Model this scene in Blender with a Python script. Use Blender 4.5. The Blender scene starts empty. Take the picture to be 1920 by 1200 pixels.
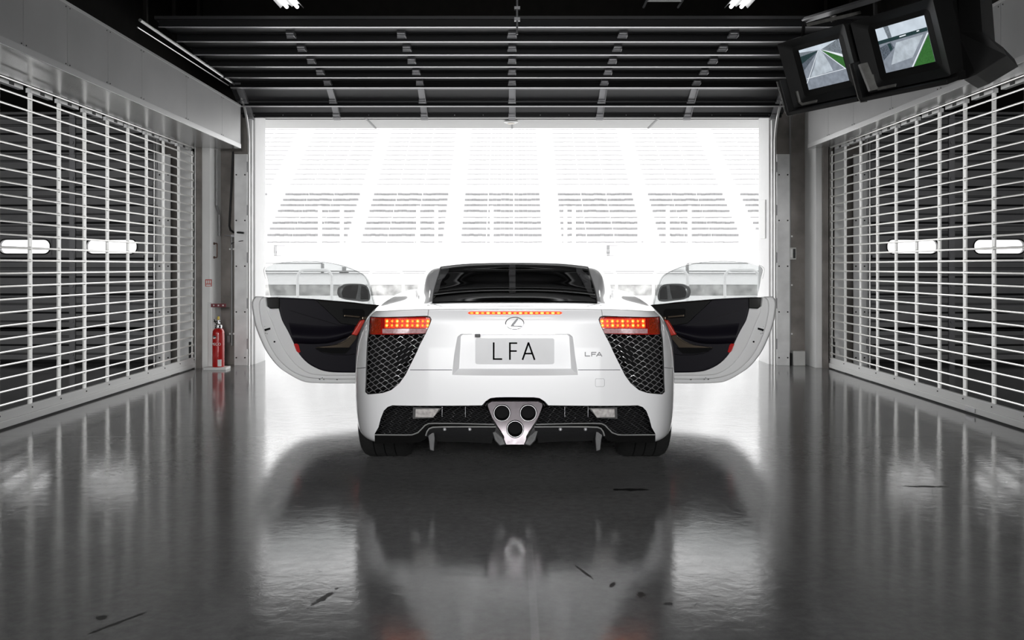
import bpy, bmesh, math, random
from mathutils import Vector, Matrix
from mathutils.bvhtree import BVHTree

random.seed(7)
C = bpy.context.scene.collection
SC = bpy.context.scene
F = 1800.0        # focal length in pixels of the 1920 wide frame
H = 1.145         # eye height of the camera

# ------------------------------------------------------------------ camera, world, lights
cam = bpy.data.cameras.new('camera')
cam.sensor_width = 36.0
cam.lens = 36.0 * F / 1920.0
cam.shift_y = -100.0 / 1920.0
cam.clip_start = 0.05
cam.clip_end = 400
camo = bpy.data.objects.new('camera', cam)
C.objects.link(camo)
camo.location = (0, 0, H)
camo.rotation_euler = (math.pi / 2, 0, 0)
SC.camera = camo

SC.view_settings.view_transform = 'Standard'
SC.view_settings.look = 'None'
SC.view_settings.exposure = 0.0
SC.view_settings.gamma = 1.0
SC.view_settings.use_curve_mapping = False

world = bpy.data.worlds.new('overcast_sky')
SC.world = world
world.use_nodes = True
wn = world.node_tree
bgn = wn.nodes['Background']
bgn.inputs['Color'].default_value = (1.0, 1.0, 1.0, 1)
bgn.inputs['Strength'].default_value = 3.1


def area_light(name, loc, rot, sx, sy, power, color=(1, 1, 1), portal=False, spread=math.pi):
    l = bpy.data.lights.new(name, 'AREA')
    l.shape = 'RECTANGLE'
    l.size = sx
    l.size_y = sy
    l.energy = power
    l.color = color
    l.spread = spread
    o = bpy.data.objects.new(name, l)
    C.objects.link(o)
    o.location = loc
    o.rotation_euler = rot
    if portal:
        l.cycles.is_portal = True
    return o


# daylight portal in the front opening (looks into the garage)
area_light('front_daylight_portal', (0, 11.62, 1.5), (-math.pi / 2, 0, 0), 6.1, 2.95, 1, portal=True)
# fill lights added at the rear of the three bays, unseen behind the camera
area_light('rear_fill_light', (0, -3.9, 2.3), (math.radians(83), 0, 0), 1.8, 1.0, 42, spread=math.radians(44))
area_light('rear_fill_light_west', (-7.2, -3.5, 3.3), (math.radians(75), 0, 0), 5.0, 1.0, 62, spread=math.radians(90))
area_light('rear_fill_light_east', (7.2, -3.5, 3.3), (math.radians(75), 0, 0), 5.0, 1.0, 38, spread=math.radians(90))


# ------------------------------------------------------------------ materials
def mat(name, color, rough=0.5, metal=0.0, coat=0.0, coat_rough=0.1, emit=None, emit_s=0.0,
        noise=0.0, nscale=8.0, bump=0.0, bscale=40.0, alpha=None, spec=None, rvar=0.0):
    m = bpy.data.materials.new(name)
    m.use_nodes = True
    nt = m.node_tree
    b = nt.nodes['Principled BSDF']
    b.inputs['Base Color'].default_value = (*color, 1)
    b.inputs['Roughness'].default_value = rough
    b.inputs['Metallic'].default_value = metal
    b.inputs['Coat Weight'].default_value = coat
    b.inputs['Coat Roughness'].default_value = coat_rough
    if spec is not None:
        b.inputs['Specular IOR Level'].default_value = spec
    if emit:
        b.inputs['Emission Color'].default_value = (*emit, 1)
        b.inputs['Emission Strength'].default_value = emit_s
    tc = nt.nodes.new('ShaderNodeTexCoord')
    if noise > 0 or rvar > 0:
        n = nt.nodes.new('ShaderNodeTexNoise')
        n.inputs['Scale'].default_value = nscale
        n.inputs['Detail'].default_value = 5
        nt.links.new(tc.outputs['Object'], n.inputs['Vector'])
        if noise > 0:
            r = nt.nodes.new('ShaderNodeMapRange')
            r.inputs[1].default_value = 0.3
            r.inputs[2].default_value = 0.7
            r.inputs[3].default_value = 1 - noise
            r.inputs[4].default_value = 1 + noise
            nt.links.new(n.outputs['Fac'], r.inputs[0])
            mx = nt.nodes.new('ShaderNodeVectorMath')
            mx.operation = 'SCALE'
            mx.inputs[0].default_value = color
            nt.links.new(r.outputs[0], mx.inputs['Scale'])
            nt.links.new(mx.outputs[0], b.inputs['Base Color'])
        if rvar > 0:
            r = nt.nodes.new('ShaderNodeMapRange')
            r.inputs[1].default_value = 0.3
            r.inputs[2].default_value = 0.7
            r.inputs[3].default_value = max(0, rough - rvar)
            r.inputs[4].default_value = rough + rvar
            nt.links.new(n.outputs['Fac'], r.inputs[0])
            nt.links.new(r.outputs[0], b.inputs['Roughness'])
    if bump > 0:
        n2 = nt.nodes.new('ShaderNodeTexNoise')
        n2.inputs['Scale'].default_value = bscale
        n2.inputs['Detail'].default_value = 6
        nt.links.new(tc.outputs['Object'], n2.inputs['Vector'])
        bp = nt.nodes.new('ShaderNodeBump')
        bp.inputs['Strength'].default_value = bump
        bp.inputs['Distance'].default_value = 0.01
        nt.links.new(n2.outputs['Fac'], bp.inputs['Height'])
        nt.links.new(bp.outputs[0], b.inputs['Normal'])
    return m


def glass_mat(name, tint, gloss_rough=0.02, ior=1.5, body=0.0, body_col=(0.5, 0.5, 0.5), max_gloss=1.0):
    """thin sheet of tinted glass: fresnel reflection over tinted transmission"""
    m = bpy.data.materials.new(name)
    m.use_nodes = True
    nt = m.node_tree
    nt.nodes.clear()
    out = nt.nodes.new('ShaderNodeOutputMaterial')
    tr = nt.nodes.new('ShaderNodeBsdfTransparent')
    tr.inputs[0].default_value = (*tint, 1)
    gl = nt.nodes.new('ShaderNodeBsdfGlossy')
    gl.inputs['Roughness'].default_value = gloss_rough
    fr = nt.nodes.new('ShaderNodeFresnel')
    fr.inputs[0].default_value = ior
    ml = nt.nodes.new('ShaderNodeMath')
    ml.operation = 'MULTIPLY'
    ml.inputs[1].default_value = max_gloss
    mx = nt.nodes.new('ShaderNodeMixShader')
    nt.links.new(fr.outputs[0], ml.inputs[0])
    nt.links.new(ml.outputs[0], mx.inputs[0])
    if body > 0:
        df = nt.nodes.new('ShaderNodeBsdfDiffuse')
        df.inputs[0].default_value = (*body_col, 1)
        m2 = nt.nodes.new('ShaderNodeMixShader')
        m2.inputs[0].default_value = body
        nt.links.new(tr.outputs[0], m2.inputs[1])
        nt.links.new(df.outputs[0], m2.inputs[2])
        nt.links.new(m2.outputs[0], mx.inputs[1])
    else:
        nt.links.new(tr.outputs[0], mx.inputs[1])
    nt.links.new(gl.outputs[0], mx.inputs[2])
    nt.links.new(mx.outputs[0], out.inputs[0])
    return m


def emit_mat(name, color, s, noise=0.0, nscale=30):
    m = bpy.data.materials.new(name)
    m.use_nodes = True
    nt = m.node_tree
    b = nt.nodes['Principled BSDF']
    b.inputs['Base Color'].default_value = (0.01, 0.01, 0.01, 1)
    b.inputs['Roughness'].default_value = 0.3
    b.inputs['Emission Color'].default_value = (*color, 1)
    b.inputs['Emission Strength'].default_value = s
    if noise:
        tc = nt.nodes.new('ShaderNodeTexCoord')
        n = nt.nodes.new('ShaderNodeTexNoise')
        n.inputs['Scale'].default_value = nscale
        nt.links.new(tc.outputs['Object'], n.inputs['Vector'])
        r = nt.nodes.new('ShaderNodeMapRange')
        r.inputs[1].default_value = 0.3
        r.inputs[2].default_value = 0.7
        r.inputs[3].default_value = s * (1 - noise)
        r.inputs[4].default_value = s * (1 + noise)
        nt.links.new(n.outputs['Fac'], r.inputs[0])
        nt.links.new(r.outputs[0], b.inputs['Emission Strength'])
    return m


M = {}
M['paint'] = mat('white_car_paint', (0.74, 0.74, 0.75), 0.35, coat=1.0, coat_rough=0.04)
M['paint_door'] = mat('white_door_shell_paint', (0.80, 0.80, 0.80), 0.4, coat=0.6, coat_rough=0.15)
M['cavity'] = mat('black_cavity_plastic', (0.0025, 0.0025, 0.0028), 0.7, spec=0.12)
M['black_gloss'] = mat('black_gloss_plastic', (0.004, 0.004, 0.004), 0.18)
M['black_matt'] = mat('black_matt_plastic', (0.004, 0.004, 0.004), 0.6, noise=0.2)
M['grille'] = mat('dark_chrome_mesh', (0.42, 0.42, 0.43), 0.36, metal=0.7)
M['grille_black'] = mat('black_mesh', (0.02, 0.02, 0.022), 0.35)
M['badge_metal'] = mat('satin_badge_metal', (0.15, 0.15, 0.155), 0.45, metal=0.2)
M['emblem_dark'] = mat('emblem_dark_metal', (0.09, 0.09, 0.095), 0.4, metal=0.3)  # even dark grey of the emblem stroke
M['rubber_grey'] = mat('grey_window_seal', (0.10, 0.10, 0.10), 0.6)
M['chrome'] = mat('chrome', (0.75, 0.75, 0.76), 0.08, metal=1.0)
M['steel'] = mat('brushed_exhaust_surround', (0.075, 0.068, 0.072), 0.33, metal=1.0, rvar=0.04, nscale=60)
M['carbon'] = mat('carbon_weave', (0.018, 0.018, 0.019), 0.4, coat=0.12, noise=0.5, nscale=160)
M['tyre'] = mat('tyre_rubber', (0.006, 0.006, 0.006), 0.8, noise=0.3, nscale=60, bump=0.3)
M['rim'] = mat('dark_rim', (0.12, 0.12, 0.12), 0.3, metal=1.0)
M['leather'] = mat('dark_blue_black_leather', (0.006, 0.005, 0.009), 0.45, spec=0.22)
M['leather2'] = mat('black_leather', (0.004, 0.004, 0.004), 0.45, spec=0.2)
M['bronze'] = mat('bronze_trim', (0.20, 0.16, 0.12), 0.3, metal=1.0)
M['red_leather'] = mat('red_leather', (0.55, 0.035, 0.02), 0.45)
M['plate'] = mat('plate_grey', (0.50, 0.50, 0.51), 0.4, coat=0.3, noise=0.03)
M['ink'] = mat('black_lettering', (0.002, 0.002, 0.002), 0.9, spec=0.05)
M['gap'] = mat('panel_gap_dark', (0.02, 0.02, 0.02), 0.8)
M['lamp_red'] = mat('red_lamp_lens', (0.10, 0.004, 0.004), 0.12, coat=1.0, coat_rough=0.03, emit=(1.0, 0.02, 0.01), emit_s=0.16, noise=0.4, nscale=70)
M['lamp_clear'] = mat('clear_lamp_strip', (0.42, 0.25, 0.26), 0.12, coat=1.0, coat_rough=0.03, noise=0.25, nscale=90)
M['lamp_amber'] = mat('amber_lamp_lens', (0.16, 0.012, 0.005), 0.12, coat=1.0, coat_rough=0.03, emit=(1.0, 0.12, 0.02), emit_s=0.06, noise=0.6, nscale=140)
M['led'] = emit_mat('led_yellow_core', (1.0, 0.62, 0.10), 3.2)
M['led_cup'] = emit_mat('led_orange_cup', (1.0, 0.22, 0.015), 1.5)
M['led_glow'] = emit_mat('lit_red_reflector', (1.0, 0.05, 0.012), 0.85, 0.5, 120)
M['led_small'] = emit_mat('led_orange_small', (1.0, 0.42, 0.05), 1.8)
M['fog'] = mat('clear_reversing_lamp', (0.30, 0.28, 0.27), 0.3, coat=0.4, noise=0.35, nscale=60)
M['rear_glass'] = glass_mat('dark_rear_window', (0.20, 0.23, 0.22))
M['screen_glass'] = glass_mat('windscreen_glass', (0.55, 0.62, 0.58))
M['door_glass'] = glass_mat('door_window_glass', (0.72, 0.73, 0.73), body=0.10, body_col=(0.5, 0.5, 0.5), max_gloss=0.5)
M['mirror_shell'] = mat('mirror_shell_grey', (0.55, 0.55, 0.55), 0.35, coat=0.5)
M['mirror_glass'] = mat('mirror_dark_face', (0.02, 0.02, 0.02), 0.08, metal=1.0)
M['concrete'] = mat('dark_bare_concrete', (0.25, 0.23, 0.215), 0.85, noise=0.32, nscale=3.5, bump=0.25, bscale=25)
M['column_white'] = mat('white_plastered_column', (0.90, 0.90, 0.89), 0.7, noise=0.04, nscale=3)
M['jamb_steel'] = mat('galvanised_jamb_plate', (0.82, 0.82, 0.82), 0.45, metal=0.1, noise=0.12, nscale=5)
M['jamb_white'] = mat('painted_white_reveal', (0.86, 0.86, 0.86), 0.6, noise=0.02)
M['galv'] = mat('galvanised_grille', (0.88, 0.88, 0.86), 0.36, metal=0.3, noise=0.05, nscale=6)
M['galv_bar'] = mat('bright_grille_bar', (0.95, 0.94, 0.91), 0.28, metal=0.6)
M['rail_white'] = mat('white_bottom_rail', (0.85, 0.85, 0.84), 0.45)
M['fascia'] = mat('fascia_sheet_metal', (0.50, 0.50, 0.50), 0.36, metal=0.0, noise=0.05, nscale=3, rvar=0.05)
M['fascia_edge'] = mat('fascia_edge_metal', (0.62, 0.62, 0.62), 0.35, metal=0.4)
M['soffit'] = mat('fascia_soffit_metal', (0.55, 0.55, 0.55), 0.22, metal=0.7, noise=0.06, nscale=2)
M['black_ceiling'] = mat('black_ceiling_paint', (0.006, 0.006, 0.006), 0.9, noise=0.2, spec=0.1)
M['black_beam'] = mat('black_beam_paint', (0.010, 0.009, 0.008), 0.8, noise=0.2, spec=0.15)
M['door_sheet'] = mat('dark_grey_door_sheet', (0.045, 0.045, 0.047), 0.40, metal=0.2)
M['door_rib'] = mat('shaded_rib_and_seal_black', (0.012, 0.012, 0.013), 0.55, spec=0.2)  # black seals and backing; on the rib webs it stands in for shade
M['door_flange'] = mat('rib_flange_highlight', (0.66, 0.66, 0.67), 0.28, metal=0.7)  # bright base colour carries the light the flange catches
M['ridge'] = mat('sheet_ridge_highlight', (0.22, 0.22, 0.225), 0.3, metal=0.6)  # lighter than the sheet, a highlight put into the ridge colour
M['shutter_sheet'] = mat('grey_shutter_sheet', (0.30, 0.30, 0.305), 0.5, metal=0.0, noise=0.05)
M['bracket'] = mat('zinc_bracket', (0.30, 0.30, 0.31), 0.4, metal=0.5)
M['track'] = mat('bright_steel_track', (0.80, 0.80, 0.79), 0.30, metal=0.85)
M['rubber'] = mat('black_rubber', (0.01, 0.01, 0.01), 0.6)
M['conduit'] = mat('conduit_grey', (0.30, 0.30, 0.30), 0.4, metal=0.3)
M['cable'] = mat('black_cable', (0.01, 0.01, 0.01), 0.5)
M['box_grey'] = mat('light_grey_box', (0.6, 0.6, 0.58), 0.5, noise=0.06)
M['red'] = mat('extinguisher_red', (0.52, 0.012, 0.012), 0.25, coat=0.6)
M['dark_red'] = mat('dark_red_sign', (0.16, 0.005, 0.015), 0.4)
M['sign_red'] = mat('sticker_red', (0.65, 0.10, 0.07), 0.5)
M['white'] = mat('plain_white', (0.85, 0.85, 0.84), 0.5)
M['brass'] = mat('brass_valve', (0.75, 0.55, 0.15), 0.3, metal=0.8)
M['yellow'] = mat('yellow_cap', (0.8, 0.6, 0.1), 0.4)
M['tube_on'] = emit_mat('fluorescent_tube', (1, 1, 1), 2.6)
M['reflector'] = mat('white_reflector', (0.9, 0.9, 0.9), 0.3, emit=(1, 1, 1), emit_s=0.0)
M['tray'] = mat('bright_tray_rail', (0.85, 0.85, 0.85), 0.35, metal=0.1)
M['housing'] = mat('charcoal_monitor_housing', (0.012, 0.012, 0.012), 0.5, noise=0.15, nscale=10)
M['housing_light'] = mat('worn_grey_bracket', (0.12, 0.118, 0.11), 0.5, noise=0.3, nscale=20)
M['bezel'] = mat('black_bezel', (0.006, 0.006, 0.006), 0.35)
# outdoors
M['pit_ground'] = mat('pale_pit_lane_concrete', (0.72, 0.72, 0.72), 0.55, noise=0.04, nscale=0.6)
M['canopy'] = mat('pale_canopy_sheet', (0.40, 0.40, 0.395), 0.6, noise=0.01)
M['canopy_gap'] = mat('canopy_seam_grey', (0.22, 0.22, 0.22), 0.7)
M['wall_white'] = mat('white_painted_pit_wall', (0.80, 0.80, 0.80), 0.7, noise=0.03)
M['wall_stain'] = mat('stained_concrete_band', (0.36, 0.36, 0.355), 0.85, noise=0.45, nscale=3.5)
M['wall_grey'] = mat('grey_rail', (0.30, 0.30, 0.30), 0.5)
M['hoop'] = mat('white_hoop_tube', (0.72, 0.72, 0.72), 0.4)
M['terrace'] = mat('bleached_terrace_concrete', (0.82, 0.82, 0.82), 0.8)
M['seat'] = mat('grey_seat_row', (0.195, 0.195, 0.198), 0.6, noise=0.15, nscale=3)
M['seat_pale'] = mat('haze_pale_seat_row', (0.315, 0.315, 0.317), 0.6, noise=0.10, nscale=3)  # lighter seat colour stands in for haze over the upper rows
M['post_white'] = mat('white_fence_post', (0.80, 0.80, 0.80), 0.5)


# ------------------------------------------------------------------ mesh builder
class MB:
    def __init__(s):
        s.v = []
        s.f = []
        s.m = []

    def add(s, vs, fs, mi=0):
        o = len(s.v)
        s.v += [tuple(v) for v in vs]
        s.f += [tuple(i + o for i in f) for f in fs]
        s.m += [mi] * len(fs)
        return s

    def box(s, x0, x1, y0, y1, z0, z1, mi=0):
        vs = [(x, y, z) for x in (x0, x1) for y in (y0, y1) for z in (z0, z1)]
        fs = [(0, 1, 3, 2), (4, 6, 7, 5), (0, 4, 5, 1), (2, 3, 7, 6), (0, 2, 6, 4), (1, 5, 7, 3)]
        return s.add(vs, fs, mi)

    def obox(s, mtx, sx, sy, sz, mi=0):
        vs = [mtx @ Vector((x, y, z)) for x in (-sx / 2, sx / 2) for y in (-sy / 2, sy / 2) for z in (-sz / 2, sz / 2)]
        fs = [(0, 1, 3, 2), (4, 6, 7, 5), (0, 4, 5, 1), (2, 3, 7, 6), (0, 2, 6, 4), (1, 5, 7, 3)]
        return s.add(vs, fs, mi)

    def tube(s, path, r, n=8, mi=0, closed=False, cap=True):
        P = [Vector(p) for p in path]
        k = len(P)
        rs = r if isinstance(r, (list, tuple)) else [r] * k
        vs = []
        prev = None
        for i in range(k):
            if closed:
                t = P[(i + 1) % k] - P[i - 1]
            else:
                t = P[min(i + 1, k - 1)] - P[max(i - 1, 0)]
            if t.length < 1e-9:
                t = Vector((0, 0, 1))
            t.normalize()
            if prev is None:
                a = Vector((0, 0, 1)) if abs(t.z) < 0.9 else Vector((1, 0, 0))
                u = t.cross(a).normalized()
            else:
                u = (prev - t * prev.dot(t))
                u = u.normalized() if u.length > 1e-6 else t.orthogonal().normalized()
            prev = u
            w = t.cross(u)
            for j in range(n):
                a = 2 * math.pi * j / n
                vs.append(P[i] + (u * math.cos(a) + w * math.sin(a)) * rs[i])
        fs = []
        for i in range(k if closed else k - 1):
            i2 = (i + 1) % k
            for j in range(n):
                j2 = (j + 1) % n
                fs.append((i * n + j, i * n + j2, i2 * n + j2, i2 * n + j))
        if cap and not closed:
            fs.append(tuple(range(n))[::-1])
            fs.append(tuple((k - 1) * n + j for j in range(n)))
        return s.add(vs, fs, mi)

    def lathe(s, prof, origin=(0, 0, 0), axis='z', n=24, mi=0):
        vs = []
        ox, oy, oz = origin
        for r, h in prof:
            for j in range(n):
                a = 2 * math.pi * j / n
                c, q = r * math.cos(a), r * math.sin(a)
                vs.append({'z': (ox + c, oy + q, oz + h), 'y': (ox + c, oy + h, oz + q), 'x': (ox + h, oy + c, oz + q)}[axis])
        fs = []
        for i in range(len(prof) - 1):
            for j in range(n):
                j2 = (j + 1) % n
                fs.append((i * n + j, i * n + j2, (i + 1) * n + j2, (i + 1) * n + j))
        fs.append(tuple(range(n)))
        fs.append(tuple((len(prof) - 1) * n + j for j in range(n)))
        return s.add(vs, fs, mi)

    def loft(s, A, B, mi=0, capA=True, capB=True):
        n = len(A)
        fs = [(i, (i + 1) % n, n + (i + 1) % n, n + i) for i in range(n)]
        if capA:
            fs.append(tuple(range(n))[::-1])
        if capB:
            fs.append(tuple(range(n, 2 * n)))
        return s.add(list(A) + list(B), fs, mi)

    def grid(s, G, mi=0, thick=0.0):
        """G rows of points; optional thickness along the point normals (downwards/inwards)"""
        R, K = len(G), len(G[0])
        vs = [Vector(p) for row in G for p in row]
        fs = [(i * K + j, i * K + j + 1, (i + 1) * K + j + 1, (i + 1) * K + j) for i in range(R - 1) for j in range(K - 1)]
        if thick:
            N = []
            for i in range(R):
                for j in range(K):
                    a = vs[min(i + 1, R - 1) * K + j] - vs[max(i - 1, 0) * K + j]
                    b = vs[i * K + min(j + 1, K - 1)] - vs[i * K + max(j - 1, 0)]
                    nn = a.cross(b)
                    N.append(nn.normalized() if nn.length > 1e-12 else Vector((0, 0, 1)))
            o = len(vs)
            vs2 = [v + N[i] * thick for i, v in enumerate(vs)]
            fs2 = [tuple(i + o for i in f)[::-1] for f in fs]
            edge = [i for i in range(K)] + [i * K + K - 1 for i in range(1, R)] + \
                   [(R - 1) * K + j for j in range(K - 2, -1, -1)] + [i * K for i in range(R - 2, 0, -1)]
            side = [(edge[i], edge[(i + 1) % len(edge)], edge[(i + 1) % len(edge)] + o, edge[i] + o) for i in range(len(edge))]
            return s.add(vs + vs2, fs + fs2 + side, mi)
        return s.add(vs, fs, mi)

    def mesh(s, name, mats, smooth=False, angle=None):
        me = bpy.data.meshes.new(name)
        me.from_pydata([tuple(v) for v in s.v], [], s.f)
        for m in mats:
            me.materials.append(m)
        for p, mi in zip(me.polygons, s.m):
            p.material_index = mi
        bm = bmesh.new()
        bm.from_mesh(me)
        bmesh.ops.recalc_face_normals(bm, faces=bm.faces)
        bm.to_mesh(me)
        bm.free()
        if smooth:
            for p in me.polygons:
                p.use_smooth = True
            if angle:
                try:
                    me.set_sharp_from_angle(angle=math.radians(angle))
                except Exception:
                    pass
        me.update()
        return me

    def build(s, name, mats, parent=None, smooth=False, angle=40, bevel=0.0, loc=None, seg=2):
        if not isinstance(mats, (list, tuple)):
            mats = [mats]
        o = bpy.data.objects.new(name, s.mesh(name, mats, smooth, angle))
        C.objects.link(o)
        if parent is not None:
            o.parent = parent
        if loc is not None:
            o.location = loc
        if bevel:
            b = o.modifiers.new('bevel', 'BEVEL')
            b.width = bevel
            b.segments = seg
            b.limit_method = 'ANGLE'
            b.angle_limit = math.radians(40)
        return o


def empty(name, label, cat, loc=(0, 0, 0), group=None, rz=0.0):
    o = bpy.data.objects.new(name, None)
    o.empty_display_size = 0.1
    C.objects.link(o)
    o.location = loc
    o.rotation_euler = (0, 0, rz)
    o['label'] = label
    o['category'] = cat
    if group:
        o['group'] = group
    return o


def tag(o, label, cat, group=None):
    o['label'] = label
    o['category'] = cat
    if group:
        o['group'] = group
    return o


def struct(o, label=None):
    o['kind'] = 'structure'
    if label:
        o['label'] = label
    return o


def copy_tree(o, parent=None):
    c = o.copy()
    C.objects.link(c)
    c.parent = parent
    for ch in [k for k in o.children]:
        copy_tree(ch, c)
    return c


def text_mesh(txt, size, depth=0.001):
    cu = bpy.data.curves.new('lettering', 'FONT')
    cu.body = txt
    cu.size = size
    cu.extrude = depth
    cu.align_x = 'CENTER'
    cu.align_y = 'CENTER'
    o = bpy.data.objects.new('lettering', cu)
    C.objects.link(o)
    dg = bpy.context.evaluated_depsgraph_get()
    me = bpy.data.meshes.new_from_object(o.evaluated_get(dg))
    bpy.data.objects.remove(o)
    return me


def at(px, Y):
    return (px - 960.0) / F * Y


def hz(py, Y):
    return H - (py - 500.0) / F * Y

# ------------------------------------------------------------------ setting: floor, walls, ceiling
def floor_material():
    m = bpy.data.materials.new('polished_grey_floor')
    m.use_nodes = True
    nt = m.node_tree
    N, L = nt.nodes, nt.links
    b = N['Principled BSDF']
    tc = N.new('ShaderNodeTexCoord')

    def noise(scale, detail=6, rough=0.6, vec=None, dist=0.0):
        n = N.new('ShaderNodeTexNoise')
        n.inputs['Scale'].default_value = scale
        n.inputs['Detail'].default_value = detail
        n.inputs['Roughness'].default_value = rough
        n.inputs['Distortion'].default_value = dist
        L.new(vec if vec else tc.outputs['Object'], n.inputs['Vector'])
        return n.outputs['Fac']

    def maprange(src, a, b_, c, d):
        r = N.new('ShaderNodeMapRange')
        for i, v in enumerate((a, b_, c, d)):
            r.inputs[i + 1].default_value = v
        L.new(src, r.inputs[0])
        return r.outputs[0]

    def math_(op, a, b_=None, clamp=False):
        x = N.new('ShaderNodeMath')
        x.operation = op
        x.use_clamp = clamp
        for i, v in enumerate((a, b_)):
            if v is None:
                continue
            if isinstance(v, (int, float)):
                x.inputs[i].default_value = v
            else:
                L.new(v, x.inputs[i])
        return x.outputs[0]

    def mapping(loc=(0, 0, 0), rot=(0, 0, 0), sc=(1, 1, 1)):
        mp = N.new('ShaderNodeMapping')
        mp.vector_type = 'TEXTURE'
        mp.inputs['Location'].default_value = loc
        mp.inputs['Rotation'].default_value = rot
        mp.inputs['Scale'].default_value = sc
        L.new(tc.outputs['Object'], mp.inputs['Vector'])
        return mp.outputs[0]

    big = noise(0.9, 5)
    fine = noise(22, 8, 0.7)
    col = maprange(big, 0.3, 0.7, 0.145, 0.205)
    col = math_('MULTIPLY', col, maprange(fine, 0.25, 0.75, 0.75, 1.25))
    # wear marks: short rubber scuffs of stretched noise, in two directions
    marks = None
    for ang, sx, sy, thr, sd in ((0.5, 0.28, 0.018, 0.69, 3.1), (-0.9, 0.20, 0.014, 0.70, 9.7), (0.05, 0.5, 0.03, 0.72, 5.3), (1.2, 0.35, 0.010, 0.70, 7.7)):
        v = mapping((sd, sd * 2, 0), (0, 0, ang), (sx, sy, 1))
        n = noise(1.0, 4, 0.65, v)
        k = maprange(n, thr, thr + 0.03, 0, 1)
        marks = k if marks is None else math_('MAXIMUM', marks, k)
    # individually placed tyre scuffs (x, y, angle, half length, half width)
    spots = [(0.62, 4.93, 0.0, 0.115, 0.028), (2.17, 5.0, -0.02, 0.12, 0.022), (-0.655, 3.31, 1.25, 0.10, 0.016),
             (-1.27, 3.08, 1.05, 0.13, 0.010), (-1.34, 3.13, 0.9, 0.02, 0.03), (0.45, 3.35, 1.5, 0.04, 0.02),
             (0.53, 3.26, 0.4, 0.02, 0.02), (0.27, 3.6, 1.9, 0.10, 0.008), (0.36, 3.45, 1.2, 0.04, 0.010)]
    for x, y, a, l, w in spots:
        v = mapping((x, y, 0), (0, 0, a), (l, w, 1))
        ln = N.new('ShaderNodeVectorMath')
        ln.operation = 'LENGTH'
        L.new(v, ln.inputs[0])
        d = math_('ADD', ln.outputs['Value'], maprange(fine, 0.3, 0.7, -0.6, 0.6))
        marks = math_('MAXIMUM', marks, maprange(d, 0.75, 1.0, 1, 0))
    # pale joint lines: one across, one along
    sp = N.new('ShaderNodeSeparateXYZ')
    L.new(tc.outputs['Object'], sp.inputs[0])
    jl = maprange(math_('ABSOLUTE', math_('SUBTRACT', sp.outputs[1], 6.46)), 0.004, 0.014, 1, 0)
    al = maprange(math_('ABSOLUTE', math_('SUBTRACT', sp.outputs[0], 0.072)), 0.010, 0.016, 1, 0)
    al = math_('MULTIPLY', al, maprange(sp.outputs[1], 3.9, 4.0, 1, 0))
    al = math_('MULTIPLY', al, 0.8)
    line = math_('MAXIMUM', math_('MULTIPLY', jl, 0.5), al)
    col = math_('MULTIPLY', col, math_('SUBTRACT', 1.0, math_('MULTIPLY', marks, 0.92)))
    col = math_('ADD', col, math_('MULTIPLY', line, 0.10))
    cmb = N.new('ShaderNodeCombineColor')
    for i in range(3):
        L.new(col, cmb.inputs[i])
    L.new(cmb.outputs[0], b.inputs['Base Color'])
    ro = maprange(noise(5, 7, 0.65), 0.3, 0.7, 0.075, 0.135)
    ro = math_('ADD', ro, math_('MULTIPLY', marks, 0.35), True)
    L.new(ro, b.inputs['Roughness'])
    b.inputs['IOR'].default_value = 1.42
    # gentle unevenness of the coating
    bp = N.new('ShaderNodeBump')
    bp.inputs['Strength'].default_value = 0.07
    bp.inputs['Distance'].default_value = 0.01
    L.new(noise(14, 8, 0.6, None, 0.4), bp.inputs['Height'])
    bp2 = N.new('ShaderNodeBump')
    bp2.inputs['Strength'].default_value = 0.03
    bp2.inputs['Distance'].default_value = 0.02
    L.new(noise(2.2, 3, 0.5), bp2.inputs['Height'])
    L.new(bp2.outputs[0], bp.inputs['Normal'])
    L.new(bp.outputs[0], b.inputs['Normal'])
    return m


M['floor'] = floor_material()
YW = 11.25      # inner face of the front wall
YO = 11.75      # outer face
YB = -4.2       # rear of the building

struct(MB().box(-11, 11, YB, YO, -0.2, 0.0).build('floor', M['floor']))
struct(MB().box(-11, 11, YB, YW + 0.5, 4.3, 4.5).build('ceiling', M['black_ceiling']))
# outside
g = MB().box(-70, 70, YO, 68.0, -0.2, -0.004)
tag(g.build('pit_lane', M['pit_ground']), None, 'ground')
bpy.data.objects['pit_lane']['kind'] = 'structure'
del bpy.data.objects['pit_lane']['category'], bpy.data.objects['pit_lane']['label']

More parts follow.
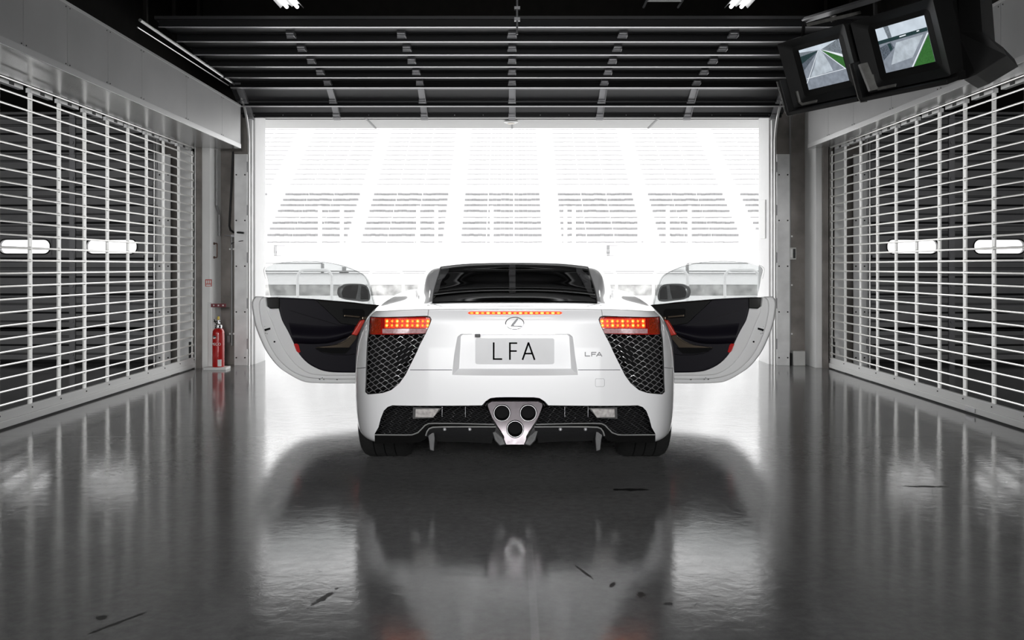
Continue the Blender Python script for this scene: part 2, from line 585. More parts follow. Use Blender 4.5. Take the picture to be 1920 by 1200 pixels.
# front wall above the openings and piers between the bays (bay pitch 7.18 m)
PITCH = 7.18
wf = MB()
wf.box(-11, 11, YW, YO, 2.96, 4.3)
struct(wf.build('wall_front', M['black_beam']))
n = 0
for s_ in (-1, 1):
    x0, x1 = s_ * 3.03, s_ * (PITCH - 3.03)
    pier = MB().box(min(x0, x1) + 0.012, max(x0, x1) - 0.012, YW, YO - 0.01, 0, 2.96)
    struct(pier.build('wall_front_pier', M['concrete']))
    # white painted reveal facing the opening and its outer face
    rv = MB()
    a, b_ = (x0 - 0.012, x0 + 0.012) if s_ < 0 else (x0 - 0.012, x0 + 0.012)
    rv.box(min(a, b_), max(a, b_), YW + 0.03, YO, 0, 2.96)
    rv.box(min(x0, x1), max(x0, x1), YO - 0.01, YO + 0.02, 0, 2.96)
    struct(rv.build('trim_1' if s_ < 0 else 'trim_2', M['jamb_white']))
    # column standing in front of the pier
    cx = s_ * 3.59
    if s_ < 0:
        col = MB().box(-3.76, -3.41, 10.84, YW, 0, 2.99)
    else:
        col = MB().box(3.43, 3.76, 10.84, YW, 0, 2.99)
    struct(col.build('wall_column', M['column_white'], bevel=0.004))
    # bare concrete strip on the column face beside the grille
    st = MB()
    if s_ < 0:
        st.box(-3.565, -3.50, 10.815, 10.845, 0, 2.49)
    else:
        st.box(3.50, 3.63, 10.80, 10.845, 0, 2.49)
    struct(st.build('trim_3' if s_ < 0 else 'trim_4', M['concrete']))
# side and rear walls of the three bays
struct(MB().box(-11.2, -11, YB, YO, 0, 4.5).build('wall_left', M['black_beam']))
struct(MB().box(11, 11.2, YB, YO, 0, 4.5).build('wall_right', M['black_beam']))
wr = MB().box(-11, 11, YB - 0.2, YB, 1.7, 4.5)
for xa, xb in ((-11, -2.9), (2.9, 11)):
    wr.box(xa, xb, YB - 0.2, YB, 0, 1.7)
struct(wr.build('wall_rear', M['black_beam']))
# dividing walls above the roller grilles
for s_ in (-1, 1):
    struct(MB().box(s_ * 3.59 - 0.1, s_ * 3.59 + 0.1, YB, 10.84, 2.99, 4.3).build('wall_divider', M['black_beam']))

# canopy outside the opening with seams and a disc light
cn = MB().box(-12, 12, YW + 0.02, 12.55, 2.955, 3.25)
struct(cn.build('ceiling_canopy', M['canopy']))
sm = MB()
sm.box(-12, 12, 11.76, 11.775, 2.948, 2.956)
for x in (-1.78, 0.0, 1.78):
    sm.box(x - 0.012, x + 0.012, YW + 0.03, 12.54, 2.948, 2.956)
struct(sm.build('trim_5', M['canopy_gap']))
dl = MB().lathe([(0.03, 0), (0.085, -0.006), (0.09, -0.02), (0.06, -0.032), (0.0, -0.034)], (0, 0, 0), n=28)
o = dl.build('disc_light', M['white'], smooth=True, loc=(-0.012, 11.86, 2.948))
tag(o, 'small white disc light under the pale canopy just outside the big opening', 'light')
MB().lathe([(0.045, 0), (0.045, -0.004), (0.0, -0.006)], (0, 0, -0.034), n=20).build('lens', mat('disc_lens', (0.7, 0.62, 0.5), 0.3), o, smooth=True)
lp = MB().box(3.02, 3.035, 11.43, 11.47, 1.45, 2.0)
struct(MB().box(3.004, 3.019, 11.40, 11.62, 1.48, 1.94).build('trim_6', M['white'], bevel=0.003))

# ------------------------------------------------------------------ jamb hardware (three door frames)
def jamb(bx, s_):
    """bx centre of a bay, s_ side of the opening. returns list of things"""
    side = 'left' if s_ < 0 else 'right'
    where = {0: 'at the big opening', -1: 'in the bay behind the left grille', 1: 'in the bay behind the right grille'}[
        0 if abs(bx) < 1 else (-1 if bx < 0 else 1)]
    x = bx + s_ * 3.03
    e = empty('door_jamb', 'bolted steel jamb plate, %s side %s' % (side, where), 'door jamb', (x, YW - 0.12, 0), 'steel door jambs')
    a = s_ * 0.04
    b_ = s_ * 0.19
    q = MB().box(min(a, b_), max(a, b_), 0.0, 0.02, 0.0, 2.45)
    q.box(min(0, a), max(0, a), 0.06, 0.12, 0, 2.95)
    q.build('plate', M['jamb_steel'], e, bevel=0.002)
    bo = MB()
    for z in (0.09, 0.62, 1.15, 1.68, 2.21):
        for xx in (s_ * 0.065, s_ * 0.165):
            bo.lathe([(0.009, 0), (0.009, 0.006), (0.004, 0.009)], (xx, -0.009, z), 'y', 8)
    bo.build('bolt_row', M['rubber'], e)
    hn = MB()
    for z in (0.25, 0.72, 1.25, 1.8, 2.3):
        hn.box(min(s_ * 0.028, s_ * 0.04), max(s_ * 0.028, s_ * 0.04), -0.02, 0.0, z - 0.06, z + 0.06)
    hn.build('clip', M['bracket'], e)
    # track: vertical tube, bend, horizontal run
    t = empty('door_track', 'bright steel door track, %s side %s' % (side, where), 'door track', (x, YW - 0.15, 0), 'door guide tracks')
    path = [(s_ * 0.012, 0, 0.0), (s_ * 0.012, 0, 2.62)]
    if abs(bx) < 1:
        for k in range(1, 9):
            an = k / 8 * math.pi / 2
            path.append((s_ * (0.012 + 0.05 * k / 8), -0.50 * (1 - math.cos(an)), 2.62 + 0.56 * math.sin(an)))
        path.append((s_ * 0.07, -3.1, 3.20))
    else:
        path.append((s_ * 0.012, 0, 2.95))
    MB().tube(path, 0.014, 8).build('rail', M['track'], t, smooth=True)
    if abs(bx) < 1:
        lip = MB().tube([(s_ * 0.13, -0.4, 3.165), (s_ * .13, -3.0, 3.165)], 0.006, 6)
        lip.build('lip', M['track'], t)
        for yy in (-2.9, -2.2, -1.5):
            MB().box(s_ * 0.1 - 0.015, s_ * .1 + .015, yy - .02, yy + .02, 3.222, 4.3).build('hanger', M['black_beam'], t)
    return e


for bx in (0, -PITCH, PITCH):
    for s_ in (-1, 1):
        if bx != 0 and s_ * bx > 0:
            continue
        jamb(bx, s_)

# ------------------------------------------------------------------ sectional doors
def section_mesh(W, Lh, closed=False, window=None):
    """one door section lying in local x (width) / z (height); inner face looks to -y"""
    q = MB()
    w = W / 2
    t = 0.028
    if window is None:
        q.box(-w, w, -t, 0.0, 0.012, Lh - 0.004)
    else:
        z0, z1, wins = window
        q.box(-w, w, -t, 0.0, 0.012, z0)
        q.box(-w, w, -t, 0.0, z1, Lh - 0.004)
        xs = [-w] + [v for ab in wins for v in ab] + [w]
        for i in range(0, len(xs), 2):
            q.box(xs[i], xs[i + 1], -t, 0.0, z0, z1)
    # raised ridges of the sheet
    for zz in (0.60, 0.73, 0.85) if not closed else (0.22, 0.25, 0.46, 0.70, 0.74, 0.9):
        z = Lh * zz
        if window is None or not (window[0] - 0.03 < z < window[1] + 0.03):
            q.box(-w + 0.02, w - 0.02, -t - (0.004 if closed else 0.009), -t + 0.002, z, z + (0.007 if closed else 0.018), 1)
    return q


def hinge_mb(Lh, big=False):
    q = MB()
    q.box(-0.035, 0.035, -0.05, -0.028, 0.02, Lh - 0.02)
    q.box(-0.04, 0.04, -0.062, -0.045, -0.05, 0.05)
    q.lathe([(0.011, -0.045), (0.011, 0.045)], (0, -0.062, 0.0), 'x', 10)
    q.box(0.036, 0.041, -0.075, -0.028, 0.0, Lh * 0.8)
    return q


# overhead door above the opening (open, stored under the ceiling)
od = empty('overhead_door', 'open dark sectional door stored under the ceiling above the big opening', 'overhead door', (0, 10.0, 2.9))
nodes = [(11.20, 2.935), (10.98, 3.07), (10.66, 3.225), (10.25, 3.262), (9.80, 3.285), (9.35, 3.308), (8.90, 3.331), (8.45, 3.354)]
HX = (-2.04, -1.02, 0.0, 1.02, 2.04)
for i in range(len(nodes) - 1):
    (ya, za), (yb, zb) = nodes[i], nodes[i + 1]
    Lh = math.hypot(yb - ya, zb - za)
    an = math.atan2(ya - yb, zb - za)       # lean from the vertical towards -y
    q = section_mesh(6.30, Lh)
    o = q.build('door_section', [M['door_sheet'], M['ridge']], od)
    o.location = Vector((0, ya, za)) - od.location
    # local +z runs along the section, local -y is the inner (lower) face
    o.rotation_euler = (an, 0, 0)
    rb = MB().box(-3.12, 3.12, -0.092, -0.028, Lh - 0.036, Lh - 0.028)
    rb.build('rib', M['door_rib'], o)  # shade on the web face is put into its black colour
    # the flange's bright colour stands in for light caught along the rib's lower edge
    MB().box(-3.12, 3.12, -0.096, -0.090, Lh - 0.040, Lh - 0.020).build('flange', M['door_flange'], o)
    for hx in HX + ((-3.05, 3.05) if i < 2 else ()):
        h = hinge_mb(min(Lh, 0.40) if i < 2 else 0.12).build('hinge', M['bracket'], o)
        h.location = (hx, 0, 0)
bs = MB().box(-3.14, 3.14, -0.02, 0.03, -0.055, 0.0)
bs.box(-3.14, 3.14, -0.05, -0.02, -0.02, 0.045)
o = bs.build('bottom_seal', M['door_rib'], od)
o.location = Vector((0, 11.20, 2.94)) - od.location
sc = MB()
for k in range(19):
    sc.lathe([(0.006, 0), (0.004, -0.006)], (-3.0 + k * 0.333, -0.021, -0.03), 'y', 6)
o = sc.build('screw_row', M['bracket'], od)
o.location = Vector((0, 11.20, 2.94)) - od.location

# closed neighbouring doors behind the grilles
def closed_door(bx, label):
    e = empty('sectional_door', label, 'sectional door', (bx, YW + 0.06, 0), None)
    Lh = 0.42
    s_ = 1 if bx < 0 else -1
    for k in range(8):
        win = None
        if k == 3:
            wins = sorted([(s_ * c - 0.30, s_ * c + 0.30) for c in (2.50, 1.48, 0.46, -0.56, -1.58)], key=lambda a: a[0])
            if s_ > 0:
                wins = [(a - 0.02, b_ - 0.02) for a, b_ in wins]
            else:
                wins = [(a + 0.02, b_ + 0.02) for a, b_ in wins]
            win = (0.055, 0.225, wins)
            zw = (k * Lh - 0.09)
        o = section_mesh(6.30, Lh, True, window=win).build('door_section', [M['shutter_sheet'], M['door_rib']], e)
        o.location = (0, 0, k * Lh - (0.02 if k else 0) + (0.02 if k == 0 else 0))
        MB().box(-3.1, 3.1, -0.045, -0.028, -0.012, 0.012).build('seam_strip', M['door_rib'], o)
        MB().box(-3.1, 3.1, -0.034, -0.028, 0.20 if win is None else 0.27, 0.215 if win is None else 0.285).build('seam_strip', M['door_rib'], o)
        for hx in (3.06, 2.02, 1.0, 0.0, -1.0, -2.02):
            hb = MB()
            hb.box(-0.035, 0.035, -0.05, -0.028, 0.0, Lh - 0.01)
            hb.box(-0.028, 0.028, -0.06, -0.05, -0.04, 0.06)
            hb.lathe([(0.022, -0.062), (0.022, -0.045)], (0, 0, 0.10), 'y', 10)
            h = hb.build('hinge', M['bracket'], o)
            h.location = (s_ * hx, 0, 0)
        if win:
            for a, b_ in win[2]:
                # black rubber surround with rounded inner corners and a clear pane
                fr = MB()
                r = 0.075
                cx, cz = (a + b_) / 2, (win[0] + win[1]) / 2
                hw, hh = (b_ - a) / 2, (win[1] - win[0]) / 2

                def rr(hw_, hh_, r_, n=6):
                    pts = []
                    for qx, qz, a0 in ((1, 1, 0), (-1, 1, 90), (-1, -1, 180), (1, -1, 270)):
                        for i in range(n + 1):
                            an = math.radians(a0 + 90 * i / n)
                            pts.append((qx * (hw_ - r_) + r_ * math.cos(an), qz * (hh_ - r_) + r_ * math.sin(an)))
                    return pts
                inner = rr(hw - 0.004, hh - 0.004, 0.072)
                outer = rr(hw + 0.014, hh + 0.014, 0.012)
                n_ = len(inner)
                vs = [(cx + p[0], -0.042, cz + p[1]) for p in outer] + [(cx + p[0], -0.042, cz + p[1]) for p in inner] + \
                     [(cx + p[0], 0.006, cz + p[1]) for p in inner]
                fs = [(i, (i + 1) % n_, n_ + (i + 1) % n_, n_ + i) for i in range(n_)] + \
                     [(n_ + i, n_ + (i + 1) % n_, 2 * n_ + (i + 1) % n_, 2 * n_ + i) for i in range(n_)]
                fr.add(vs, fs)
                fr.build('window_surround', M['shutter_sheet'], o)
                MB().tube([(cx + p[0], -0.044, cz + p[1]) for p in rr(hw + 0.001, hh + 0.001, 0.075)], 0.0085, 6, closed=True).build('window_seal', M['rubber'], o)
    MB().box(-3.14, 3.14, -0.04, 0.0, 0.001, 0.055).build('bottom_seal', M['rubber'], e)
    return e


closed_door(-PITCH, 'closed grey sectional door with oval windows behind the left roller grille')
closed_door(PITCH, 'closed grey sectional door with oval windows behind the right roller grille')
for s_, nm in ((-1, 'left'), (1, 'right')):
    o = MB().box(-0.075, 0.075, 0, 0.004, -0.022, 0.022, 0).build('door_sticker', M['bracket'], None, loc=(s_ * 4.26, YW + 0.02, 1.265))
    tag(o, 'small pale maker sticker beside the oval window behind the %s grille' % nm, 'sticker')
    MB().box(-0.065, -0.03, -0.001, 0.0, -0.012, 0.014).build('print', M['ink'], o)

# ------------------------------------------------------------------ roller grilles
def roller_grille(s_, label):
    X = s_ * 3.59
    e = empty('roller_grille', label, 'roller grille', (X, 10.0, 0))
    y1 = 10.79
    ystart = 1.6
    k = 0
    zt = 2.44
    while y1 - 0.455 * k > ystart:
        y = y1 - 0.455 * k - 10.0
        st = MB().box(-0.006, 0.006, y - 0.024, y + 0.024, 0.10, zt)
        # collars where the bars pass through
        for i in range(26):
            z = 0.172 + i * 0.0925
            st.box(-0.013, 0.013, y - 0.012, y + 0.012, z - 0.013, z + 0.013)
        st.build('strap', M['galv'], e)
        k += 1
    for i in range(26):
        z = 0.172 + i * 0.0925
        MB().tube([(-s_ * 0.006, ystart - 10, z), (-s_ * 0.006, 0.83, z)], 0.0085, 8).build('bar', M['galv_bar'], e, smooth=True)
    br = MB().box(-0.028, 0.028, ystart - 10, 0.84, 0.012, 0.062)
    br.box(-0.016, 0.016, ystart - 10, 0.84, 0.062, 0.125)
    br.build('bottom_rail', M['rail_white'], e, bevel=0.003)
    bt = MB()
    for j in range(k):
        y = y1 - 0.455 * j - 10.0
        bt.lathe([(0.006, -0.003), (0.006, 0.003)], (-s_ * 0.018, y, 0.10), 'x', 8)
    bt.build('rivet_row', M['rubber'], e)
    gd = MB().box(-0.03, 0.03, 0.84, 0.862, 0.0, 2.49)
    gd.box(-0.03, -0.02, 0.80, 0.85, 0.0, 2.49)
    gd.box(0.02, 0.03, 0.80, 0.85, 0.0, 2.49)
    gd.build('guide', M['jamb_steel'], e)
    if s_ > 0:
        MB().box(-0.034, -0.02, -2.62, -2.46, 0.02, 0.05).build('handle', M['bracket'], e, bevel=0.002)
    sp = MB().box(-0.04, -0.012, 0.78, 0.815, 0.02, 0.30) if s_ < 0 else MB().box(0.01, 0.04, 0.78, 0.815, 0.02, 0.30)
    sp.build('lock_bracket', M['rubber'], e)
    return e


roller_grille(-1, 'long galvanised roller grille closing the left side of the garage')
roller_grille(1, 'long galvanised roller grille closing the right side of the garage')

# ------------------------------------------------------------------ grille housings (fascia boxes)
def housing(s_, xf, xb, label, seams):
    e = empty('grille_housing', label, 'housing', (xf, 5.0, 2.49), None)
    y0, y1 = -4.0 - 5.0, 10.9 - 5.0
    t = 0.012
    # front sheet, one panel between two seams
    ys = [y0] + [v - 5.0 for v in seams] + [y1]
    for i in range(len(ys) - 1):
        p = MB().box(min(0, -s_ * -t), max(0, s_ * t), ys[i] + 0.0025, ys[i + 1] - 0.0025, 0.045, 0.47)
        p.build('panel', M['fascia'], e)
    bk = MB().box(min(s_ * t * 1.2, s_ * t * 1.6), max(s_ * t * 1.2, s_ * t * 1.6), y0, y1 - 0.01, 0.01, 0.49)
    bk.box(min(s_ * t, s_ * (xb - xf) * s_), max(s_ * t, s_ * (xb - xf) * s_), y0, y1, 0.478, 0.49)
    bk.build('backing', M['door_rib'], e)
    ed = MB().box(min(-s_ * .004, s_ * 0.03), max(-s_ * .004, s_ * 0.03), y0, y1, 0.0, 0.045)
    ed.box(min(-s_ * .004, s_ * 0.03), max(-s_ * .004, s_ * 0.03), y0, y1, 0.47, 0.49)
    ed.build('edge_strip', M['fascia_edge'], e)
    so = MB()
    wx = abs(xb - xf)
    so.box(min(0, s_ * wx), max(0, s_ * wx), y0, y1, -0.004, 0.008)
    so.build('soffit', M['soffit'], e)
    en = MB().box(min(0, s_ * wx), max(0, s_ * wx), y1 - 0.012, y1, 0.0, 0.49)
    en.build('end_plate', M['fascia'], e)
    rv = MB()
    for v in seams:
        for d in (-0.03, 0.03):
            rv.lathe([(0.005, 0), (0.005, 0.003)], (-s_ * 0.003, v - 5.0 + d, 0.055), 'x', 6)
            rv.lathe([(0.005, 0), (0.005, 0.003)], (-s_ * 0.003, v - 5.0 + d, 0.45), 'x', 6)
    rv.build('rivet_row', M['rubber'], e)
    return e


housing(-1, -3.08, -3.56, 'long sheet metal shutter box above the left roller grille', [2.6, 3.9, 5.2, 6.05, 6.65, 7.32, 7.99, 9.09, 10.20])
housing(1, 3.36, 3.56, 'shallow sheet metal shutter box above the right roller grille', [3.3, 4.4, 5.5, 6.6, 7.55, 8.5, 9.45, 10.2])
# slotted guide strip under the housings, on the grille plane
for s_, nm in ((-1, 'left'), (1, 'right')):
    q = MB()
    for k in range(20):
        y = 10.79 - 0.455 * k
        q.box(-0.02, 0.02, y - 0.40, y - 0.06, 2.452, 2.485)
        q.box(-0.021, 0.021, y - 0.26, y - 0.19, 2.457, 2.48, 1)
    o = q.build('guide_strip', [M['fascia_edge'], M['rubber']], None, loc=(s_ * 3.63, 0, 0))
    tag(o, 'slotted metal strip under the shutter box along the top of the %s grille' % nm, 'metal strip')

# ------------------------------------------------------------------ ceiling lights, cable tray, hanging rod
def strip_light(x, y0, y1, z, label):
    e = empty('ceiling_light', label, 'ceiling light', (x, y0, z), 'ceiling tube lights')
    Ln = y1 - y0
    q = MB()
    pr = [(-0.115, -0.02), (-0.075, 0.03), (0.075, 0.03), (0.115, -0.02), (0.11, -0.025), (0.07, 0.02), (0.02, 0.005), (0.0, -0.012), (-0.02, 0.005), (-0.07, 0.02), (-0.11, -0.025)]
    q.loft([(p[0], 0, p[1]) for p in pr], [(p[0], Ln, p[1]) for p in pr])
    q.build('reflector', M['reflector'], e)
    for tx in (-0.05, 0.05):
        MB().lathe([(0.012, -0.01), (0.018, 0.0), (0.018, Ln), (0.012, Ln + 0.01)], (tx, 0, -0.012), 'y', 12).build('tube', M['tube_on'], e, smooth=True)
    for yy in (0.15, Ln - 0.15):
        MB().tube([(0, yy, 0.03), (0, yy, 4.3 - z)], 0.004, 6).build('hanger', M['black_beam'], e)


strip_light(-2.12, 7.95, 9.25, 3.66, 'glowing twin tube ceiling light on the left, above the overhead door')
strip_light(2.16, 7.95, 9.25, 3.66, 'glowing twin tube ceiling light on the right, left of the monitors')

e = empty('cable_tray', 'narrow white ladder shaped cable tray hanging at the top right', 'cable tray', (1.42, 8.1, 3.62))
for x in (-0.165, 0.165):
    MB().tube([(x, -1.2, 0), (x, 1.06, 0)], 0.012, 6).build('side_rail', M['tray'], e)
for y in (-1.0, -0.55, -0.1, 0.38, 0.84):
    MB().tube([(-0.165, y, 0.0), (0.165, y, 0.0)], 0.010, 6).build('rung', M['tray'], e)
for x in (-0.165, 0.165):
    for y in (-0.9, 0.9):
        MB().tube([(x, y, 0), (x, y, 0.68)], 0.003, 6).build('hanger', M['black_beam'], e)

q = MB().tube([(0, 0, 0), (0, 0, 1.12)], 0.0045, 6)
q.tube([(0.005, -0.012, -0.02), (0.005, -0.012, 0.30)], 0.009, 6)
o = q.build('hanging_rod', M['bracket'], None, loc=(0.04, 8.35, 3.18))
tag(o, 'thin metal rod hanging from the ceiling in front of the overhead door', 'rod')
MB().box(-0.02, 0.03, -0.02, 0.02, 0.10, 0.13).build('clamp', M['bracket'], o)
MB().box(-0.02, 0.03, -0.02, 0.02, 0.2, 0.225).build('clamp', M['bracket'], o)

# ------------------------------------------------------------------ left pier fittings
def text_obj(name, txt, size, m, parent, loc, rot, depth=0.0008):
    me = text_mesh(txt, size, depth)
    me.materials.clear()
    me.materials.append(m)
    o = bpy.data.objects.new(name, me)
    C.objects.link(o)
    o.parent = parent
    o.location = loc
    o.rotation_euler = rot
    return o


# extinguisher
ex = empty('fire_extinguisher', 'red fire extinguisher on a white stand against the left pier', 'fire extinguisher', (at(409.5, 10.72), 10.72, 0.028))
MB().lathe([(0.0, 0.0), (0.062, 0.0), (0.066, 0.012), (0.066, 0.37), (0.062, 0.40), (0.048, 0.425), (0.025, 0.435), (0.0, 0.435)], n=28).build('cylinder', M['red'], ex, smooth=True)
MB().lathe([(0.040, 0.43), (0.042, 0.445), (0.042, 0.465), (0.03, 0.475), (0.018, 0.48), (0.018, 0.52), (0.012, 0.525)], n=18).build('neck', M['chrome'], ex, smooth=True)
q = MB().box(-0.05, 0.02, -0.012, 0.012, 0.50, 0.512).tube([(0.0, 0, 0.47), (-0.03, -0.01, 0.49), (-0.045, -0.01, 0.53)], 0.006, 6)
q.build('lever', M['black_gloss'], ex)
MB().lathe([(0.013, 0.525), (0.013, 0.555), (0.008, 0.562)], n=12).build('safety_cap', M['yellow'], ex, smooth=True)
MB().lathe([(0.018, -0.075), (0.018, -0.066), (0.012, -0.063)], (-0.022, 0, 0.335), 'y', 14).build('gauge', M['chrome'], ex, smooth=True)
MB().box(0.012, 0.05, -0.068, -0.052, 0.01, 0.085).build('label_plate', M['white'], ex)
text_obj('lettering', 'PECO', 0.042, M['white'], ex, (-0.004, -0.0675, 0.255), (math.pi / 2, 0, 0))
q = MB().box(-0.125, 0.125, -0.09, 0.09, 0.0, 0.028)
st = empty('extinguisher_stand', 'white floor stand with a dark red sign bar holding the extinguisher', 'stand', (at(407, 10.72), 10.72, 0))
q.build('base', M['white'], st, bevel=0.003)
q = MB().box(-0.118, -0.082, 0.06, 0.075, 0.028, 0.745).box(-0.125, -0.120, 0.055, 0.08, 0.028, 0.745)
q.build('upright', M['white'], st)
sb = MB().box(-0.085, 0.085, 0.05, 0.056, 0.69, 0.73).build('sign_bar', M['dark_red'], st)
q = MB()
for x in (-0.052, 0.0, 0.052):
    q.box(x - 0.008, x + 0.008, 0.048, 0.0505, 0.702, 0.718)
q.build('symbol', M['white'], sb)

# red sticker on the column
o = MB().box(-0.037, 0.037, 0, 0.003, -0.04, 0.04).build('fire_sticker', M['white'], None, loc=(at(389, 10.83) + 0.01, 10.836, hz(530.5, 10.83)))
tag(o, 'small red and white pictogram sticker on the white column left of the extinguisher', 'sticker')
q = MB()
q.box(-0.037, 0.037, -0.001, 0.001, 0.030, 0.04).box(-0.037, 0.037, -0.001, 0.001, -0.04, -0.034).box(-0.037, -0.028, -0.001, 0.001, -0.04, 0.04).box(0.028, 0.037, -0.001, 0.001, -0.04, 0.04)
q.box(-0.028, 0.028, -0.001, 0.001, -0.017, -0.008)
for x in (-0.014, 0.008):
    q.box(x, x + 0.006, -0.001, 0.001, -0.01, 0.031)
q.build('print', M['sign_red'], o)

# conduits on the recessed wall
def pipe(name, pts, r, m, label, cat, clips=()):
    base = Vector(pts[0])
    o = MB().tube([Vector(p) - base for p in pts], r, 8).build(name, m, None, smooth=True, loc=base)
    tag(o, label, cat)
    for z in clips:
        q = MB().box(-0.03, 0.03, 0.0, 0.016, z - 0.01 - base.z, z + 0.01 - base.z)
        q.build('clip', M['white'], o)
    return o


yc = YW - 0.03
xc = at(434.5, yc)
pipe('conduit', [(xc, yc, 0.22), (xc, yc, 1.52)], 0.013, M['conduit'], 'vertical grey conduit with white clips on the concrete left of the opening', 'conduit', (0.36, 1.35))
MB().box(-0.05, -0.02, -0.01, 0.02, 0.04, 0.12).build('junction', M['conduit'], bpy.data.objects['conduit'])
xg = at(434, yc)
pipe('cable_bundle', [(at(437, yc), yc, 2.49), (at(434, yc), yc, 2.1), (at(430, yc), yc, 1.62), (at(433, yc), yc - .02, 1.57), (at(440, yc), yc - .04, 1.545), (at(455, yc), yc - 0.11, 1.54), (at(458, yc - .1), yc - 0.12, 1.535)],
     0.012, M['cable'], 'thick black cable hanging down beside the left door jamb', 'cable')
pipe('cable', [(at(456, yc - .11), yc - 0.115, 1.445), (at(446, yc), yc - 0.07, 1.435), (at(436, yc), yc - 0.03, 1.42), (xc, yc, 1.40)], 0.004, M['cable'], 'thin dark wire looping from the left jamb plate to the conduit', 'cable')
q = MB().tube([(-0.10, -0.05, 0.01), (0.02, -0.05, 0.0)], 0.006, 6).box(-0.02, 0.05, -0.06, -0.03, -0.012, 0.016).tube([(0.03, -0.06, 0), (0.10, -0.06, -0.01)], 0.006, 6)
q.box(0.035, 0.05, -0.06, -0.02, -0.04, 0.05)
o = q.build('wall_latch', M['bracket'], None, loc=(at(440, yc), yc - 0.02, 1.50))
tag(o, 'small metal latch with a lever below the hanging cable on the left jamb', 'latch')
pipe('drain_pipe', [(-3.392, 11.02, 2.49), (-3.392, 11.02, 1.85), (-3.392, 11.12, 1.75), (-3.392, 11.12, 1.50)], 0.015, M['conduit'],
     'slim grey pipe running down the corner between column and concrete wall', 'pipe')
q = MB().tube([(0.035, 0, 0), (0.035, 0, 0.16)], 0.007, 8).tube([(0, 0, 0.0), (0.035, 0, 0)], 0.007, 8).tube([(0, 0, 0.16), (0.035, 0, 0.16)], 0.007, 8).box(-0.004, 0.006, -0.02, 0.02, -0.012, 0.014).box(-0.004, 0.006, -.02, .02, .146, .172)
o = q.build('grab_bar', mat('rusty_handle', (0.12, 0.07, 0.05), 0.6, noise=0.3), None, loc=(-3.408, 10.98, 1.25))
tag(o, 'small rusty pull handle on the right face of the white column', 'handle')

# right pier fittings
xr = at(1481.5, yc)
pipe('conduit', [(xr, yc, 0.16), (xr, yc, 2.9)], 0.011, M['conduit'], 'vertical grey conduit with white clips on the concrete right of the opening', 'conduit', (0.36, 0.93, 1.5))
sw = MB().box(-0.04, 0.045, -0.035, 0.0, -0.07, 0.07).build('switch_box', M['box_grey'], None, bevel=0.004, loc=(at(1483.5, yc), yc - 0.012, hz(475.5, yc)))
tag(sw, 'light grey switch box with a key knob on the right concrete wall', 'switch box')
q = MB().box(-0.022, 0.0, -0.039, -0.035, -0.045, 0.05)
q.build('button_strip', M['white'], sw)
MB().lathe([(0.012, -0.05), (0.012, -0.035)], (0.022, 0, 0.0), 'y', 12).box(0.008, 0.036, -0.038, -0.034, -0.055, 0.055).build('key_switch', M['housing'], sw)
o = MB().box(-0.07, 0.07, -0.06, 0.06, 0, 0.17).build('floor_box', M['box_grey'], None, bevel=0.006, loc=(at(1496, 11.15), 11.15, 0.0))
tag(o, 'small pale metal box on the floor at the foot of the right conduit', 'box')
MB().box(-0.085, -0.07, -0.03, 0.05, 0.0, 0.14).build('bracket', M['rubber'], o)

# ------------------------------------------------------------------ outdoors
# low pit wall
pw = empty('pit_wall', 'long low pit wall with a stained concrete band across the lane', 'wall', (0, 26.0, 0))
MB().box(-40, 40, 0, 0.35, 0.66, 0.96).build('upper_band', M['wall_white'], pw)
MB().box(-40, 40, 0.02, 0.35, 0.36, 0.66).build('stained_band', M['wall_stain'], pw)
MB().box(-40, 40, -0.25, 0.35, 0.0, 0.36).build('foot', M['wall_white'], pw)
q = MB().box(-40, 40, -0.03, 0.06, 1.0, 1.04).box(-40, 40, -0.05, 0.08, 0.955, 0.975)
q.build('rail', M['wall_grey'], pw)
# tubular hoops in front of the wall
proto = None
YH = 20.0
for i, px in enumerate((456, 590, 724, 858, 992, 1124, 1257, 1391, 1524)):
    x = at(px, YH)
    w = 0.355
    lab = ('white hoop barrier in the pit lane, %s' %
           {0: 'hidden part far left', 1: 'behind the left car door glass', 2: 'between left door mirror and car roof',
            3: 'behind the left rear pillar', 4: 'behind the rear window', 5: 'just right of the car roof',
            6: 'behind the right door mirror', 7: 'behind the outer edge of the right door glass',
            8: 'far right'}[i])
    if i in (0, 3, 4, 8):
        continue
    if proto is None:
        path = [(-w, 0, 0), (-w, 0, 0.92)]
        for k in range(1, 7):
            a = math.pi / 2 * k / 6
            path.append((-w + 0.16 * (1 - math.cos(a)), 0, 0.92 + 0.16 * math.sin(a)))
        path += [(-p[0], 0, p[2]) for p in path[::-1]]
        proto = MB().tube(path, 0.03, 10).build('hoop_barrier', M['hoop'], None, smooth=True)
        o = proto
    else:
        o = proto.copy()
        C.objects.link(o)
    o.location = (x, YH, 0)
    tag(o, lab, 'barrier', 'white hoop barriers along the pit lane')

# timing stand frames on the wall
for px, s_, lab in ((600, -1, 'grey post with a beam on the pit wall seen above the left car door'), (1293, 1, 'grey post with a beam on the pit wall seen above the right car door')):
    Y = 25.8
    q = MB().box(-0.035, 0.035, -0.05, 0.05, 0.97, 1.23)
    q.box(min(0, s_ * 1.65), max(0, s_ * 1.65), -0.05, 0.05, 1.22, 1.25)
    o = q.build('stand_frame', M['wall_grey'], None, loc=(at(px, Y), Y + 0.35, 0))
    tag(o, lab, 'post')
q = MB().box(-0.05, 0.05, -0.05, 0.05, 0.97, 1.14).box(-0.12, 0.12, -.07, .07, 0.97, 1.0)
o = q.build('wall_post', M['wall_grey'], None, loc=(at(641, 25.8), 26.15, 0))
tag(o, 'short grey post on the pit wall right of the left beam post', 'post')

